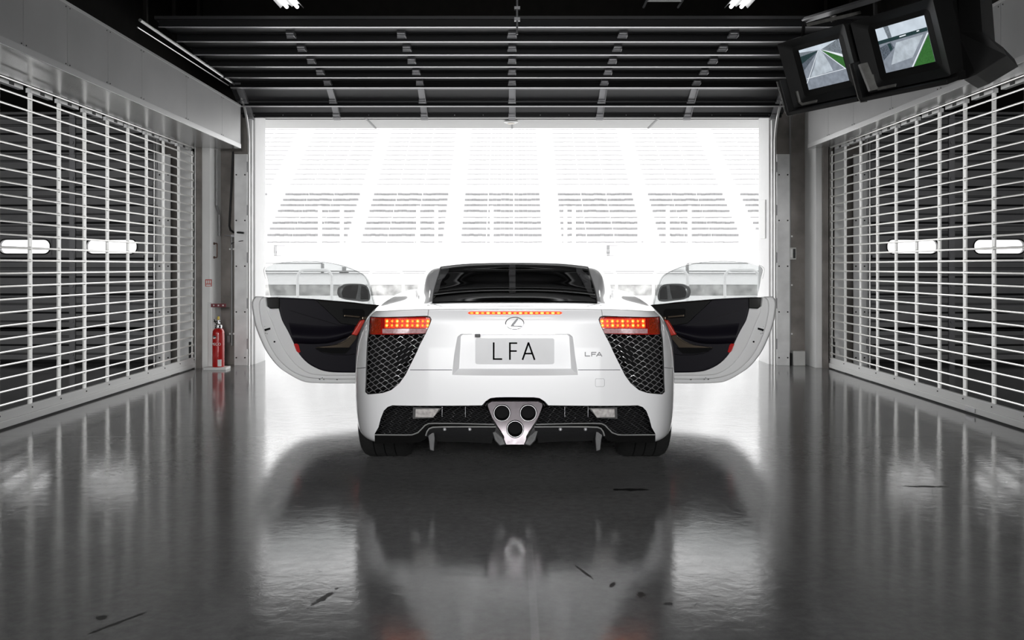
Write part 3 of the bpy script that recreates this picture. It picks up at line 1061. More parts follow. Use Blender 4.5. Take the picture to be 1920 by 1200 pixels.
# catch fence
YF = 34.0
fp = None
names = {450: 'fence post left of the first pair', 600: 'first', 641: 'second'}
pxs = (497, 600, 641, 784, 818, 922, 1060, 1076, 1199, 1252, 1293, 1389)
desc = ('at the left edge of the view', 'left one of the pair above the left door', 'right one of the pair above the left door', 'left one of the pair near the car roof corner',
        'right one of the pair near the car roof corner', 'above the middle of the car roof', 'left one of the pair right of the car roof', 'right one of the pair right of the car roof',
        'alone above the right door mirror', 'left one of the pair above the right door', 'right one of the pair above the right door', 'near the right edge of the view')
for px, d in zip(pxs, desc):
    z1 = hz(386, YF)
    if fp is None:
        q = MB().box(-0.06, 0.06, -0.06, 0.06, 0, z1)
        q.box(-0.1, 0.1, -0.1, 0.1, 0, 0.04)
        fp = q.build('fence_post', M['post_white'])
        o = fp
    else:
        o = fp.copy()
        C.objects.link(o)
    o.location = (at(px, YF), YF, 0)
    tag(o, 'white fence post, ' + d, 'fence post', 'white catch fence posts')
q = MB()
for z in (hz(387, YF), hz(404, YF), hz(430, YF)):
    q.tube([(-16, 0, z), (16, 0, z)], 0.012, 6)
o = q.build('fence_wire', M['seat_pale'], None, loc=(0, YF - 0.08, 0))
tag(o, 'thin horizontal wires of the catch fence in front of the grandstand', 'fence')

# two number boards on the fence
for px, lab in ((514, 'small pale board with dark outline low on the fence at far left'), (1143, 'small pale board with dark markings low on the fence right of the car')):
    Y = 33.9
    s = Y / F
    e = MB().box(0, 6 * s, 0, 0.03, 0, 0.38).build('marker_board', M['seat_pale'], None, loc=(at(px, Y) - (6 * s if px > 1000 else 0), Y - 0.05, hz(480, Y)))
    tag(e, lab, 'board')
    q = MB()
    q.box(0, 26 * s * 0.8, -0.01, 0.0, 0.36, 0.385).box(0, 14 * s, -0.01, 0.0, 0.0, 0.02)
    if px > 1000:
        q.box(0.0, 0.03, -0.01, 0, 0.1, 0.20).box(0.08, 0.11, -0.01, 0, 0.1, 0.20).box(0, 0.11, -0.01, 0, 0.09, 0.12).box(0, 0.11, -0.01, 0, 0.23, 0.36)
    else:
        q.box(0.0, 0.025, -0.01, 0, 0.1, 0.32).box(0.08, 0.11, -0.01, 0, 0.1, 0.17)
    q.build('marking', M['seat'], e)
    MB().box(0.02, 0.06, 0.031, 0.06, -hz(480, Y), 0.36).build('pole', M['post_white'], e)

# grandstand terrace
NR = 26
q = MB()
prof = [(0.0, 0.0)]
for k in range(NR):
    prof.append((0.8 * k, 3.0 + 0.48 * k - 0.30))
    prof.append((0.8 * (k + 1), 3.0 + 0.48 * k - 0.30))
prof.append((0.8 * NR, 0.0))
q.loft([(-46, p[0], p[1]) for p in prof], [(46, p[0], p[1]) for p in prof])
o = q.build('grandstand', M['terrace'], None, loc=(0, 68.5, 0))
tag(o, 'bleached white stepped terrace of the grandstand across the track', 'grandstand')
rows = [k for k in range(24) if k != 9]
bp = None
labs = ['leftmost seating block cut by the left reveal', 'second seating block from the left', 'third seating block from the left', 'middle seating block above the car roof',
        'seating block right of the car roof', 'second seating block from the right', 'rightmost seating block cut by the right reveal']
for bi, (xc_, w) in enumerate([(-22.0, 5.8), (-14.75, 5.4), (-7.85, 5.8), (-0.75, 5.6), (6.45, 5.9), (13.5, 5.7), (20.7, 5.8)]):
    lab = 'grey seat rows on the white terrace, ' + labs[bi]
    if bp is None:
        e = empty('seating_block', lab, 'seating', (xc_, 68.5, 2.7), 'seating blocks of the grandstand')
        for k in rows:
            up = k > 9
            h_ = (0.17 if k not in (4, 0) else 0.07) if not up else max(0.045, 0.085 - 0.003 * (k - 10))  # upper rows also thin out, shaping the fade into haze
            r = MB()
            a = -2.9
            for seg, wd in ((0, 1.78), (1, 1.9), (2, 1.98)):
                n_ = 6
                cw = wd / n_
                for i in range(n_):
                    jit = random.uniform(-0.012, 0.012)
                    r.box(a + i * cw + 0.005, a + (i + 1) * cw - 0.005, 0.25, 0.50, 0.16 + jit, 0.16 + h_ + jit)
                a += wd + 0.07
            o = r.build('seat_row', M['seat_pale'] if up else M['seat'], e)  # upper rows take the haze-lightened colour
            o.location = (0, 0.8 * k - 0.45, 0.48 * k + 0.002)
        bp = e
    else:
        e = copy_tree(bp)
        e['label'] = lab
        e.location = (xc_, 68.5, 2.7)
    e.scale = (1, 1, 1)

# ------------------------------------------------------------------ monitors
def screen_picture(kind, w, h, parent):
    """flat picture of the screen made of coloured facets; local x right, y up, z towards the viewer"""
    def P(u, v):
        return (-w / 2 + u * w, h / 2 - v * h)
    layers = []
    if kind == 0:
        layers = [('sky', [(0, 0), (1, 0), (1, .28), (0, .28)]), ('stand', [(0, .06), (.18, .08), (.5, .125), (0, .55)]), ('dark', [(0, .16), (.5, .125), (0, .34)]),
                  ('wallg', [(0, .34), (.5, .125), (0, .62)]), ('tarmac', [(0, .52), (.48, .125), (.55, .125), (1, .7), (1, 1), (0, 1)]),
                  ('stand', [(.55, .125), (.95, .0), (1, 0), (1, .40)]), ('white', [(.55, .125), (1, .36), (1, .44), (.56, .145)]),
                  ('grass', [(.55, .135), (1, .43), (1, .70)]),
                  ('bright', [(.46, .125), (.54, .125), (.66, .5), (.28, .5)]), ('bright', [(.28, .5), (.66, .5), (.70, .68), (.12, .72)]),
                  ('sky', [(.30, .0), (.75, .0), (.53, .12)]), ('white', [(.53, .125), (1, .70), (1, .73), (.525, .135)]),
                  ('white', [(.03, .715), (1, .70), (1, .712), (.03, .73)]), ('white', [(.47, .13), (.0, .83), (.02, .83), (.475, .14)])]
    else:
        layers = [('sky', [(0, 0), (1, 0), (1, .4), (0, .4)]), ('tarmac', [(0, .32), (1, .28), (1, 1), (0, 1)]), ('dark', [(0, .27), (1, .25), (1, .33), (0, .35)]),
                  ('bright', [(.35, .4), (.9, .38), (.6, .8), (.15, .85)]), ('grass', [(1, .40), (1, 1), (.58, 1)]), ('white', [(.985, .36), (1, .38), (.57, 1), (.54, 1)]),
                  ('wallg', [(0, .42), (.25, .36), (.3, .5), (.02, .72)]), ('dark', [(.18, .38), (.24, .38), (.26, .52), (.2, .55)]), ('stand', [(.18, 0), (.28, 0), (.30, .26), (.22, .27)]),
                  ('white', [(.45, .285), (.58, .28), (.58, .305), (.45, .31)]), ('white', [(.80, .27), (.85, .268), (.85, .29), (.8, .295)])]
    keys = ['sky', 'tarmac', 'stand', 'wallg', 'grass', 'white', 'bright', 'dark']
    q = MB()
    for i, (k, pl) in enumerate(layers):
        pts = [(*P(u, v), 0.0004 * (i + 1)) for u, v in pl]
        q.add(pts, [tuple(range(len(pts)))], keys.index(k))
    return q.build('picture', [M['scr_' + k] for k in keys], parent)


M['scr_sky'] = emit_mat('screen_sky', (0.62, 0.70, 0.78), 0.95, 0.12, 12)
M['scr_tarmac'] = emit_mat('screen_tarmac', (0.30, 0.34, 0.40), 0.75, 0.15, 30)
M['scr_stand'] = emit_mat('screen_stand', (0.24, 0.28, 0.32), 0.7, 0.35, 140)
M['scr_wallg'] = emit_mat('screen_wall', (0.13, 0.16, 0.20), 0.7, 0.5, 160)
M['scr_grass'] = emit_mat('screen_grass', (0.035, 0.14, 0.03), 1.0, 0.2, 90)
M['scr_white'] = emit_mat('screen_white', (0.80, 0.85, 0.90), 1.0)
M['scr_bright'] = emit_mat('screen_bright_tarmac', (0.50, 0.56, 0.62), 0.9, 0.2, 20)  # brighter part of the pictured tarmac
M['scr_dark'] = emit_mat('screen_dark', (0.02, 0.05, 0.055), 0.8, 0.3, 120)


def monitor(cx, cy, cz, a, t, kind, label):
    u = Vector((math.cos(a), -math.sin(a), 0))
    v = Vector((math.sin(a) * math.sin(t), math.cos(a) * math.sin(t), -math.cos(t)))
    nrm = u.cross(-v)                         # towards the viewer
    R = Matrix((u, -v, nrm)).transposed().to_4x4()
    e = empty('monitor', label, 'monitor', (cx, cy, cz), None)
    e.rotation_euler = R.to_euler()
    w, h = 0.36, 0.27
    # chunky casing behind the screen
    def rect(x0, x1, y0, y1, z, r=0.015, n=3):
        pts = []
        for qx, qy, a0 in ((x1 - r, y1 - r, 0), (x0 + r, y1 - r, 90), (x0 + r, y0 + r, 180), (x1 - r, y0 + r, 270)):
            for i in range(n + 1):
                an = math.radians(a0 + 90 * i / n)
                pts.append((qx + r * math.cos(an), qy + r * math.sin(an), z))
        return pts
    q = MB()
    ring = [rect(-.30, .30, -.225, .215, 0.045), rect(-.30, .30, -.225, .215, -0.10), rect(-.22, .22, -.17, .17, -0.34)]
    q.loft(ring[0], ring[1], capA=False, capB=False)
    q.loft(ring[1], ring[2], capA=False)
    inner = rect(-.225, .225, -.175, .165, 0.0, 0.03)
    outer = ring[0]
    n_ = len(inner)
    q.add(outer + inner, [(i, (i + 1) % n_, n_ + (i + 1) % n_, n_ + i) for i in range(n_)])
    q.build('casing', M['housing'], e, smooth=True, angle=25)
    q = MB()
    hole = rect(-w / 2, w / 2, -h / 2, h / 2, -0.006, 0.004)
    q.add(inner + hole, [(i, (i + 1) % n_, n_ + (i + 1) % n_, n_ + i) for i in range(n_)])
    q.build('bezel', M['bezel'], e)
    s = MB().box(-w / 2, w / 2, -h / 2, h / 2, -0.02, -0.008).build('screen', M['bezel'], e)
    p = screen_picture(kind, w - 0.004, h - 0.004, s)
    p.location = (0, 0, -0.0075)
    # worn retaining angle at the bottom left
    q = MB().tube([(-.245, -.12, .035), (-.245, -.195, .035), (-.225, -.213, .035), (-.09, -.213, .035)], 0.010, 6)
    q.build('retaining_angle', M['housing_light'], e, smooth=True)
    # lower tray lip around the casing
    q = MB()
    q.box(-.320, .308, -.262, -.235, -.12, .10).box(-.330, -.305, -.262, -.02, -.12, .10)
    q.build('tray_lip', M['housing'], e, bevel=0.006)
    q = MB().tube([(-.332, -.02, .102), (-.332, -.235, .102), (-.320, -.262, .102), (-.27, -.264, .102)], 0.003, 6)
    q.build('edge_trim', M['housing_light'], e)
    return e


K = 1.2
monitor(1.658 * K, 5.124 * K, H + (2.2193 - H) * K, 1.128, 0.340, 0, 'left of the two hanging monitors, showing an empty straight track')
monitor(1.889 * K, 4.630 * K, H + (2.2124 - H) * K, 1.128, 0.340, 1, 'right of the two hanging monitors, showing a track bend with green verge')

def dirp(px, py, Y):
    return Vector((at(px, Y), Y, hz(py, Y)))


# black metal enclosure to the right and the frame the monitors hang from
q = MB()
A = [dirp(1796, 60, 5.35), dirp(1808, 150, 5.35), dirp(1830, 140, 5.2), dirp(1872, 112, 5.0), dirp(1888, 104, 4.95), dirp(1880, 88, 4.95), dirp(1842, 60, 5.1), dirp(1835, -30, 5.1), dirp(1798, -30, 5.3)]
B = [p + Vector((0.28, 0.42, 0.03)) for p in A]
q.loft(A, B)
o = q.build('equipment_case', M['housing'], None)
tag(o, 'black wedge shaped equipment case hanging right of the two monitors', 'case')
fr = empty('hanging_rack', 'dark steel hanging frame that carries the two monitors', 'frame', (2.0, 6.6, 3.1))
q = MB()
p0, p1 = dirp(1508, 38, 6.75), dirp(1640, -2, 5.9)
up = Vector((0, 0, 0.05))
q.tube([p0 - fr.location, p1 - fr.location, dirp(1760, -48, 5.2) - fr.location], 0.022, 4)
q.build('top_rail', M['bracket'], fr)
q = MB()
q.tube([p0 - fr.location, dirp(1504, 78, 6.6) - fr.location], 0.012, 4)
q.tube([dirp(1641, 0, 5.9) - fr.location, dirp(1641, -60, 5.9) - fr.location], 0.015, 4)
q.tube([dirp(1640, -10, 5.9) - fr.location, dirp(1642, 50, 6.0) - fr.location], 0.012, 4)
q.build('post', M['housing'], fr)
q = MB()
a, b_ = dirp(1500, 208, 6.45), dirp(1798, 150, 5.3)
d = Vector((0.10, 0.02, 0.02))
e2 = Vector((0.02, 0.04, 0.05))
q.loft([a, a + d * 0.2 + Vector((0, 0, .05)), a + e2 + d, a + d], [b_, b_ + d * 0.2 + Vector((0, 0, .05)), b_ + e2 + d, b_ + d])
for i in range(len(q.v)):
    q.v[i] = tuple(Vector(q.v[i]) - fr.location)
q.build('bottom_beam', M['housing'], fr)
q = MB()
c0, c1 = dirp(1612, 120, 5.62), dirp(1632, 170, 5.60)
q.loft([c0, c0 + Vector((.045, 0, 0.01)), c0 + Vector((.045, .03, 0.01)), c0 + Vector((0, .03, 0))], [c1, c1 + Vector((.045, 0, 0.01)), c1 + Vector((.045, .03, 0.01)), c1 + Vector((0, .03, 0))])
for i in range(len(q.v)):
    q.v[i] = tuple(Vector(q.v[i]) - fr.location)
q.build('clamp_plate', M['housing_light'], fr)
q = MB().box(-0.14, 0.14, -0.1, 0.1, -0.01, 0.01).lathe([(0.02, -0.02), (0.02, 0.02)], n=10)
o2 = q.build('bracket_plate', M['housing_light'], fr)
o2.location = dirp(1563, 35, 6.3) - fr.location
o2.rotation_euler = (0.3, 0, -0.9)
# ------------------------------------------------------------------ the car
CX, CY = 0.016, 5.84          # rear axle centre on the floor
car = empty('sports_car', 'white two door sports coupe seen from behind with both doors open', 'car', (CX, CY, 0))

plan = [(0, -.86), (.25, -.86), (.50, -.848), (.67, -.815), (.785, -.745), (.855, -.62), (.905, -.42), (.935, -.2), (.953, .05), (.953, .4),
        (.92, .8), (.90, 1.3), (.90, 1.8), (.93, 2.3), (.94, 2.65), (.91, 3.05), (.80, 3.40), (.45, 3.60), (0, 3.66)]
NJ = len(plan)


def pn(j):
    a = Vector(plan[max(j - 1, 0)])
    b_ = Vector(plan[min(j + 1, NJ - 1)])
    t = (b_ - a).normalized()
    nn = Vector((t.y, -t.x))
    if j == 0:
        nn = Vector((0, -1))
    if j == NJ - 1:
        nn = Vector((0, 1))
    return nn


def ring(zf, inset):
    out = []
    for j in range(NJ):
        z = zf(j) if callable(zf) else zf
        i = inset(j) if callable(inset) else inset
        p = Vector(plan[j]) - pn(j) * i
        if j in (0, NJ - 1):
            p.x = 0
        out.append((p.x, p.y, z))
    return out


fz = [1.0] * 14 + [.96, .86, .76, .70, .68]
R6 = [(0, -.828, .868), (.25, -.828, .868), (.50, -.818, .866), (.665, -.785, .864), (.762, -.71, .862), (.815, -.58, .862), (.838, -.4, .870), (.848, -.18, .882), (.848, .08, .888),
      (.845, .42, .880), (.838, .8, .87), (.84, 1.3, .85), (.85, 1.8, .84), (.87, 2.25, .82), (.87, 2.62, .79), (.80, 3.03, .70), (.66, 3.36, .60), (.36, 3.56, .55), (0, 3.61, .53)]
R7 = [(0, -.850, .925), (.25, -.850, .925), (.50, -.832, .923), (.665, -.785, .915), (.752, -.68, .905), (.770, -.5, .924), (.750, -.3, .950), (.725, -.08, .975), (.695, .2, .993),
      (.68, .5, .998), (.70, .85, .978), (.745, 1.3, .94), (.77, 1.8, .92), (.80, 2.25, .90), (.80, 2.6, .87), (.74, 3.0, .80), (.6, 3.3, .70), (.33, 3.5, .64), (0, 3.55, .62)]
T1 = [(0, -.20, .955), (.20, -.20, .954), (.34, -.20, .951), (.44, -.20, .946), (.49, -.12, .945), (.55, .0, .958), (.585, .12, .978), (.61, .30, .995), (.625, .5, 1.0), (.64, .8, .985),
      (.66, 1.1, .96), (.68, 1.5, .93), (.68, 2.0, .90), (.66, 2.4, .885), (.58, 2.6, .88), (.48, 2.75, .89), (.34, 2.83, .89), (.19, 2.86, .89), (0, 2.88, .89)]


def lerp3(a, b_, t):
    return tuple(a[i] + (b_[i] - a[i]) * t for i in range(3))


R6b = [lerp3(R6[j], R7[j], .82 if j < 5 else .6) for j in range(NJ)]
R7b = [lerp3(R7[j], T1[j], .05 if j < 5 else .12) for j in range(NJ)]
T0 = []
for j in range(NJ):
    p = lerp3(R7[j], T1[j], .5)
    T0.append((p[0], p[1], p[2] + (0.004 if j < 5 else 0.002)))
rings = [
    [(0, p[1], .17) for p in ring(.17, .10)],
    ring(.185, .12),
    ring(.205, lambda j: .035 if j < 5 else .03),
    ring(lambda j: .25 * fz[j], .012),
    ring(lambda j: .38 * fz[j], 0),
    ring(lambda j: .53 * fz[j], 0),
    ring(lambda j: .66 * fz[j], lambda j: .004 if j < 5 else .002),
    ring(lambda j: .78 * fz[j], lambda j: .015 if j < 4 else .022),
    R6, R6b, R7, R7b, T0, T1,
    [(p[0] * .93, p[1] * .93 + .1, .62) for p in T1],
    [(0, p[1] * .93 + .1, .35) for p in T1],
]
verts = []
fcs = []
mi_ = []
for r in rings:
    verts += r
for i in range(len(rings) - 1):
    for j in range(NJ - 1):
        a, b_, c, d = i * NJ + j, i * NJ + j + 1, (i + 1) * NJ + j + 1, (i + 1) * NJ + j
        fcs.append((a, b_, c, d))
        mi_.append(1 if i in (0, 1) or i >= 13 else 0)
# mirror
nv = len(verts)
verts2 = verts + [(-x, y, z) for x, y, z in verts]
fcs2 = fcs + [tuple(reversed([k + nv for k in f])) for f in fcs]
me = bpy.data.meshes.new('cage')
me.from_pydata(verts2, [], fcs2)
me.materials.append(M['paint'])
me.materials.append(M['cavity'])
for p, m_ in zip(me.polygons, mi_ + mi_):
    p.material_index = m_
bm = bmesh.new()
bm.from_mesh(me)
bmesh.ops.remove_doubles(bm, verts=bm.verts, dist=1e-5)
bmesh.ops.dissolve_degenerate(bm, edges=bm.edges, dist=1e-5)
bmesh.ops.recalc_face_normals(bm, faces=bm.faces)
bm.to_mesh(me)
bm.free()
cage = bpy.data.objects.new('cage', me)
C.objects.link(cage)
ss = cage.modifiers.new('s', 'SUBSURF')
ss.levels = 3
ss.render_levels = 3


def bake(o, name):
    dg = bpy.context.evaluated_depsgraph_get()
    m_ = bpy.data.meshes.new_from_object(o.evaluated_get(dg))
    m_.name = name
    return m_


body_me = bake(cage, 'body')
bpy.data.objects.remove(cage)
bmx = bmesh.new()
bmx.from_mesh(body_me)
BVH = BVHTree.FromBMesh(bmx)
bmx.free()


def surf(x, z):
    h = BVH.ray_cast(Vector((x, -3, z)), Vector((0, 1, 0)))
    return h[0].y if h[0] is not None else -0.6


def nsurf(x, z):
    h = BVH.ray_cast(Vector((x, -3, z)), Vector((0, 1, 0)))
    n_ = h[1] if h[0] is not None else Vector((0, -1, 0))
    return n_ if n_.y < 0 else -n_


def loc_px(px, py):
    """photo point on the left half -> car-local (x, z) on the rear surface (x negative on the left)"""
    y = -.85
    for _ in range(7):
        x = (px - 965) / F * (CY + y)
        z = H - (py - 500) / F * (CY + y)
        y = surf(x, z)
    return x, z


def outline(pts, sgn=1):
    o = [loc_px(*p) for p in pts]
    return [(x * sgn, z) for x, z in o]


VENT = [(694, 593), (800, 592), (806, 594), (808.5, 599), (806, 607), (798, 625), (786, 648), (781, 660), (768, 686), (759, 704), (748, 719), (733, 731.5), (717, 737), (689, 739.5), (684, 735),
        (685, 715), (688, 636), (691, 618)]
LOWER = [(701, 838), (702, 813), (709, 801), (713, 785), (719, 770), (726, 763), (735, 760), (904, 760), (913, 752), (922, 746), (965, 745)]
LOWER = LOWER + [(965 * 2 - x, y) for x, y in LOWER[-2::-1]]


def cutter(poly, y0, y1, poly2=None, mtl=None):
    A = [(x, y0, z) for x, z in poly]
    B = [(x, y1, z) for x, z in (poly2 or poly)]
    q = MB().loft(A, B)
    return q.build('cutter', mtl or M['cavity'])


cuts = []
vent_l = outline(VENT)
cuts.append(cutter(vent_l, -1.3, -.57))
cuts.append(cutter([(-x, z) for x, z in vent_l], -1.3, -.57))
low = outline(LOWER[:11])
low = low + [(-x, z) for x, z in low[-2::-1]]
low[0] = (low[1][0] - .004, .10)
low[-1] = (-low[0][0], .10)
cuts.append(cutter(low, -1.3, -.50))
# wheel wells and door apertures
for s_ in (-1, 1):
    for yy, r in ((0, .37), (2.605, .36)):
        q = MB().lathe([(r, s_ * .58), (r, s_ * 1.2)], (0, yy, .335), 'x', 48)
        cuts.append(q.build('cutter', M['cavity']))
    ap = [(.95, .86), (.95, .60), (1.1, .36), (1.35, .27), (1.95, .27), (2.0, .80), (2.0, .98), (1.2, 1.2), (1.0, 1.2)]
    q = MB().loft([(s_ * .45, a, b_) for a, b_ in ap], [(s_ * 1.2, a, b_) for a, b_ in ap])
    cuts.append(q.build('cutter', M['cavity']))
# number plate recess: white, funnel shaped
fo = [loc_px(x, y) for x, y in ((846, 704), (853, 632), (860, 625.5))]
fi = [loc_px(x, y) for x, y in ((859, 693), (863, 631.5), (867, 627.5))]
fo = fo + [(-x, z) for x, z in fo[::-1]]
fi = fi + [(-x, z) for x, z in fi[::-1]]
ys = surf(0, .6)
# extend the funnel outward to in front of the skin
ext = [(a[0] + (a[0] - b_[0]) * 1.0, a[1] + (a[1] - b_[1]) * 1.0) for a, b_ in zip(fo, fi)]
DP = .045
cuts.append(cutter(ext, ys - DP, ys + DP, fi, M['paint']))

body = bpy.data.objects.new('body', body_me)
C.objects.link(body)
for c in cuts:
    md = body.modifiers.new('b', 'BOOLEAN')
    md.operation = 'DIFFERENCE'
    md.solver = 'EXACT'
    md.object = c
    try:
        md.material_mode = 'TRANSFER'
    except Exception:
        pass
fin = bake(body, 'body')
for c in cuts:
    bpy.data.objects.remove(c)
bpy.data.objects.remove(body)
bm = bmesh.new()
bm.from_mesh(fin)
bmesh.ops.remove_doubles(bm, verts=bm.verts, dist=2e-5)
bm.to_mesh(fin)
bm.free()
for p in fin.polygons:
    p.use_smooth = True
fin.set_sharp_from_angle(angle=math.radians(32))
body = bpy.data.objects.new('body', fin)
C.objects.link(body)
body.parent = car


def on(x, z, off=0.0):
    """point on the rear skin, pushed outwards by off"""
    p = Vector((x, surf(x, z), z))
    return p + nsurf(x, z) * off


def slices(poly, step=0.012):
    """cut a polygon (x,z) into vertical strips"""
    xs = [p[0] for p in poly]
    x0, x1 = min(xs), max(xs)
    n_ = max(1, int((x1 - x0) / step))
    out = []

    def clip(pl, xc_, keep):
        r = []
        for i in range(len(pl)):
            a, b_ = pl[i], pl[(i + 1) % len(pl)]
            ia = (a[0] - xc_) * keep >= 0
            ib = (b_[0] - xc_) * keep >= 0
            if ia:
                r.append(a)
            if ia != ib:
                t = (xc_ - a[0]) / (b_[0] - a[0])
                r.append((xc_, a[1] + (b_[1] - a[1]) * t))
        return r
    for i in range(n_):
        a = x0 + (x1 - x0) * i / n_
        b_ = x0 + (x1 - x0) * (i + 1) / n_
        s = clip(clip(poly, a, 1), b_, -1)
        if len(s) >= 3:
            out.append(s)
    return out


def skin_patch(poly, off, thick=0.004, step=0.012, flat=None):
    q = MB()
    for s in slices(poly, step):
        top = []
        bot = []
        for x, z in s:
            y = surf(x, z) if flat is None else flat
            top.append((x, y - off, z))
            bot.append((x, y - off + thick, z))
        q.loft(top, bot)
    return q


def part(q, name, m, parent=None, smooth=False, label=None, **k):
    o = q.build(name, m, parent or car, smooth=smooth, **k)
    if label:
        o['label'] = label
    return o


# seams of the body panels
def skin_line(pts, r=.0016, off=0.0004, n_=10, mirror=True):
    q = MB()
    for s_ in ((1, -1) if mirror else (1,)):
        path = []
        for i in range(len(pts) - 1):
            for k in range(n_):
                t = k / n_
                x = pts[i][0] + (pts[i + 1][0] - pts[i][0]) * t
                z = pts[i][1] + (pts[i + 1][1] - pts[i][1]) * t
                path.append(on(x * s_, z, off))
        path.append(on(pts[-1][0] * s_, pts[-1][1], off))
        q.tube(path, r, 5)
    return q


seam = [loc_px(p, 693.5) for p in (768, 800, 830, 847)]
part(skin_line(seam), 'panel_gap', M['gap'])
seam = [loc_px(*p) for p in ((668.5, 690), (685, 689))]
part(skin_line(seam, n_=5), 'panel_gap', M['gap'])
seam = [loc_px(*p) for p in ((801.5, 592), (802, 586), (803, 581))]
part(skin_line(seam, .0012, n_=5), 'panel_gap', M['gap'])
# towing eye cover on the right
tc_ = [(x, z) for x, z in [loc_px(1930 - a, b_) for a, b_ in ((1117, 710), (1130.5, 710), (1132.5, 712), (1132.5, 723), (1130.5, 725), (1117, 725), (1115.4, 723), (1115.4, 712), (1117, 710))]]
tc_ = [(-x, z) for x, z in tc_]
part(skin_line(tc_, .0008, n_=3, mirror=False), 'towing_eye_cover', M['bracket'])

# --- side vents: mesh of flattened scales
def scale_mesh(poly, off, cell=.052, row=.0145, amp=.0072, r=.0016, sgn=1, skew=0.35, curve=True):
    q = MB()

    def inside(x, z):
        c = False
        for i in range(len(poly)):
            (x1, z1), (x2, z2) = poly[i], poly[i - 1]
            if (z1 > z) != (z2 > z) and x < (x2 - x1) * (z - z1) / (z2 - z1) + x1:
                c = not c
        return c
    zs = [p[1] for p in poly]
    xs = [p[0] for p in poly]
    k = 0
    z = min(zs)
    while z < max(zs) + row:
        path = []
        x = min(xs)
        while x <= max(xs):
            ph = 2 * math.pi * (x * sgn + z * skew) / cell + math.pi * k
            zz = z + amp * math.sin(ph)
            if inside(x, zz):
                y = surf(x, zz) if curve else -.80
                path.append((x, y + off + (0.004 * math.cos(ph)), zz))
            elif len(path) > 2:
                q.tube(path, r, 5)
                path = []
            else:
                path = []
            x += cell / 12
        if len(path) > 2:
            q.tube(path, r, 5)
        z += row
        k += 1
    return q


mesh_poly_px = [(692, 627), (797, 627), (786, 648), (781, 660), (768, 686), (759, 704), (748, 719), (733, 731.5), (717, 737), (689, 739), (685, 735), (686, 715), (689, 636)]
for s_, nm in ((-1, 'left'), (1, 'right')):
    pl = outline(mesh_poly_px, 1)
    pl = [(x * (1 if s_ < 0 else -1), z) for x, z in pl]
    v = part(scale_mesh(pl, .014, sgn=s_), 'side_vent', M['grille'], smooth=True)
    # backing box behind the mesh and a solid block in its inner part
    bl = [loc_px(*p) for p in ((743, 652), (774, 651), (762, 682), (743, 682))]
    bl = [(x * (1 if s_ < 0 else -1), z) for x, z in bl]
    part(skin_patch(bl, -.010, .02, step=.05), 'sensor_block', M['cavity'], v)
    # dark rim
    rim = vent_l if s_ < 0 else [(-x, z) for x, z in vent_l]
    q = MB().tube([on(x, z, -.004) for x, z in rim], .0035, 5, closed=True)
    part(q, 'vent_rim', M['rubber'], v)

# --- tail lamps
LAMP = [(694, 595), (800, 594), (805.5, 595.5), (807, 600), (805, 607), (797, 626), (692.5, 627), (692.8, 610)]
for s_, nm in ((-1, 'left'), (1, 'right')):
    f_ = 1 if s_ < 0 else -1
    pl = [(x * f_, z) for x, z in outline(LAMP)]
    tl = part(skin_patch(pl, -.014, .012), 'tail_lamp', M['lamp_red'])
    gw = [(x * f_, z) for x, z in outline([(720, 597.5), (804, 597.5), (805, 602), (802, 615), (720, 615.5)])]
    part(skin_patch(gw, -.0105, .004), 'lit_panel', M['led_glow'], tl)
    st_ = [(x * f_, z) for x, z in outline([(716, 616.5), (801, 616), (797.5, 625), (716, 625.5)])]
    part(skin_patch(st_, -.0085, .005), 'lower_lens', M['lamp_clear'], tl)
    am = [(x * f_, z) for x, z in outline([(695.5, 597), (713, 597), (713, 625.5), (694, 626)])]
    part(skin_patch(am, -.0085, .005), 'amber_lens', M['lamp_amber'], tl)
    rr_ = MB().tube([on(x, z, -.006) for x, z in pl], .0028, 5, closed=True)
    part(rr_, 'lamp_rim', M['rubber'], tl)
    for row, py in enumerate((602.5, 610.5)):
        n_ = 0
        for k in range(9):
            px = 725 + k * 9.55 + (0 if row == 0 else -0.5)
            x, z = loc_px(px, py)
            x *= f_
            y = surf(x, z) + .007
            big = (k % 2 == 0)
            rad = .0105 if big else .0080
            nrm = nsurf(x, z)
            q = MB().lathe([(rad, 0.004), (rad * .8, 0.0), (rad * .45, 0.003)], (0, 0, 0), 'y', 12)
            l_ = q.build('led', M['led_cup'], tl, smooth=True)
            l_.location = (x, y, z)
            q = MB().lathe([(rad * .46, 0.0), (rad * .40, -.004), (rad * .15, -.006)], (0, 0, 0), 'y', 10, 0)
            q.build('led', M['led'] if big else M['led_small'], tl, smooth=True, loc=(x, y, z))
# --- high brake lamp
x0, z0 = loc_px(876, 586.8)
bl = [(x0, z0), (x0 + .012, z0 + .0075), (-x0 - .012, z0 + .0075), (-x0, z0), (-x0 - .012, z0 - .0075), (x0 + .012, z0 - .0075)]
br = part(skin_patch(bl, .0015, .004, step=.03), 'brake_lamp', mat('brake_lamp_lens', (.4, .01, .008), .2, emit=(1, .10, .04), emit_s=1.0))
for k in range(17):
    xx = x0 + .022 + (-2 * x0 - .044) * k / 16
    MB().lathe([(.0085, .003), (.007, -.001), (.003, -.003)], (0, 0, 0), 'y', 10).build('led', M['led'] if k % 2 else M['led_small'], br, smooth=True, loc=(xx, surf(xx, z0) - .002, z0)).scale = (1.25, 1, .6)

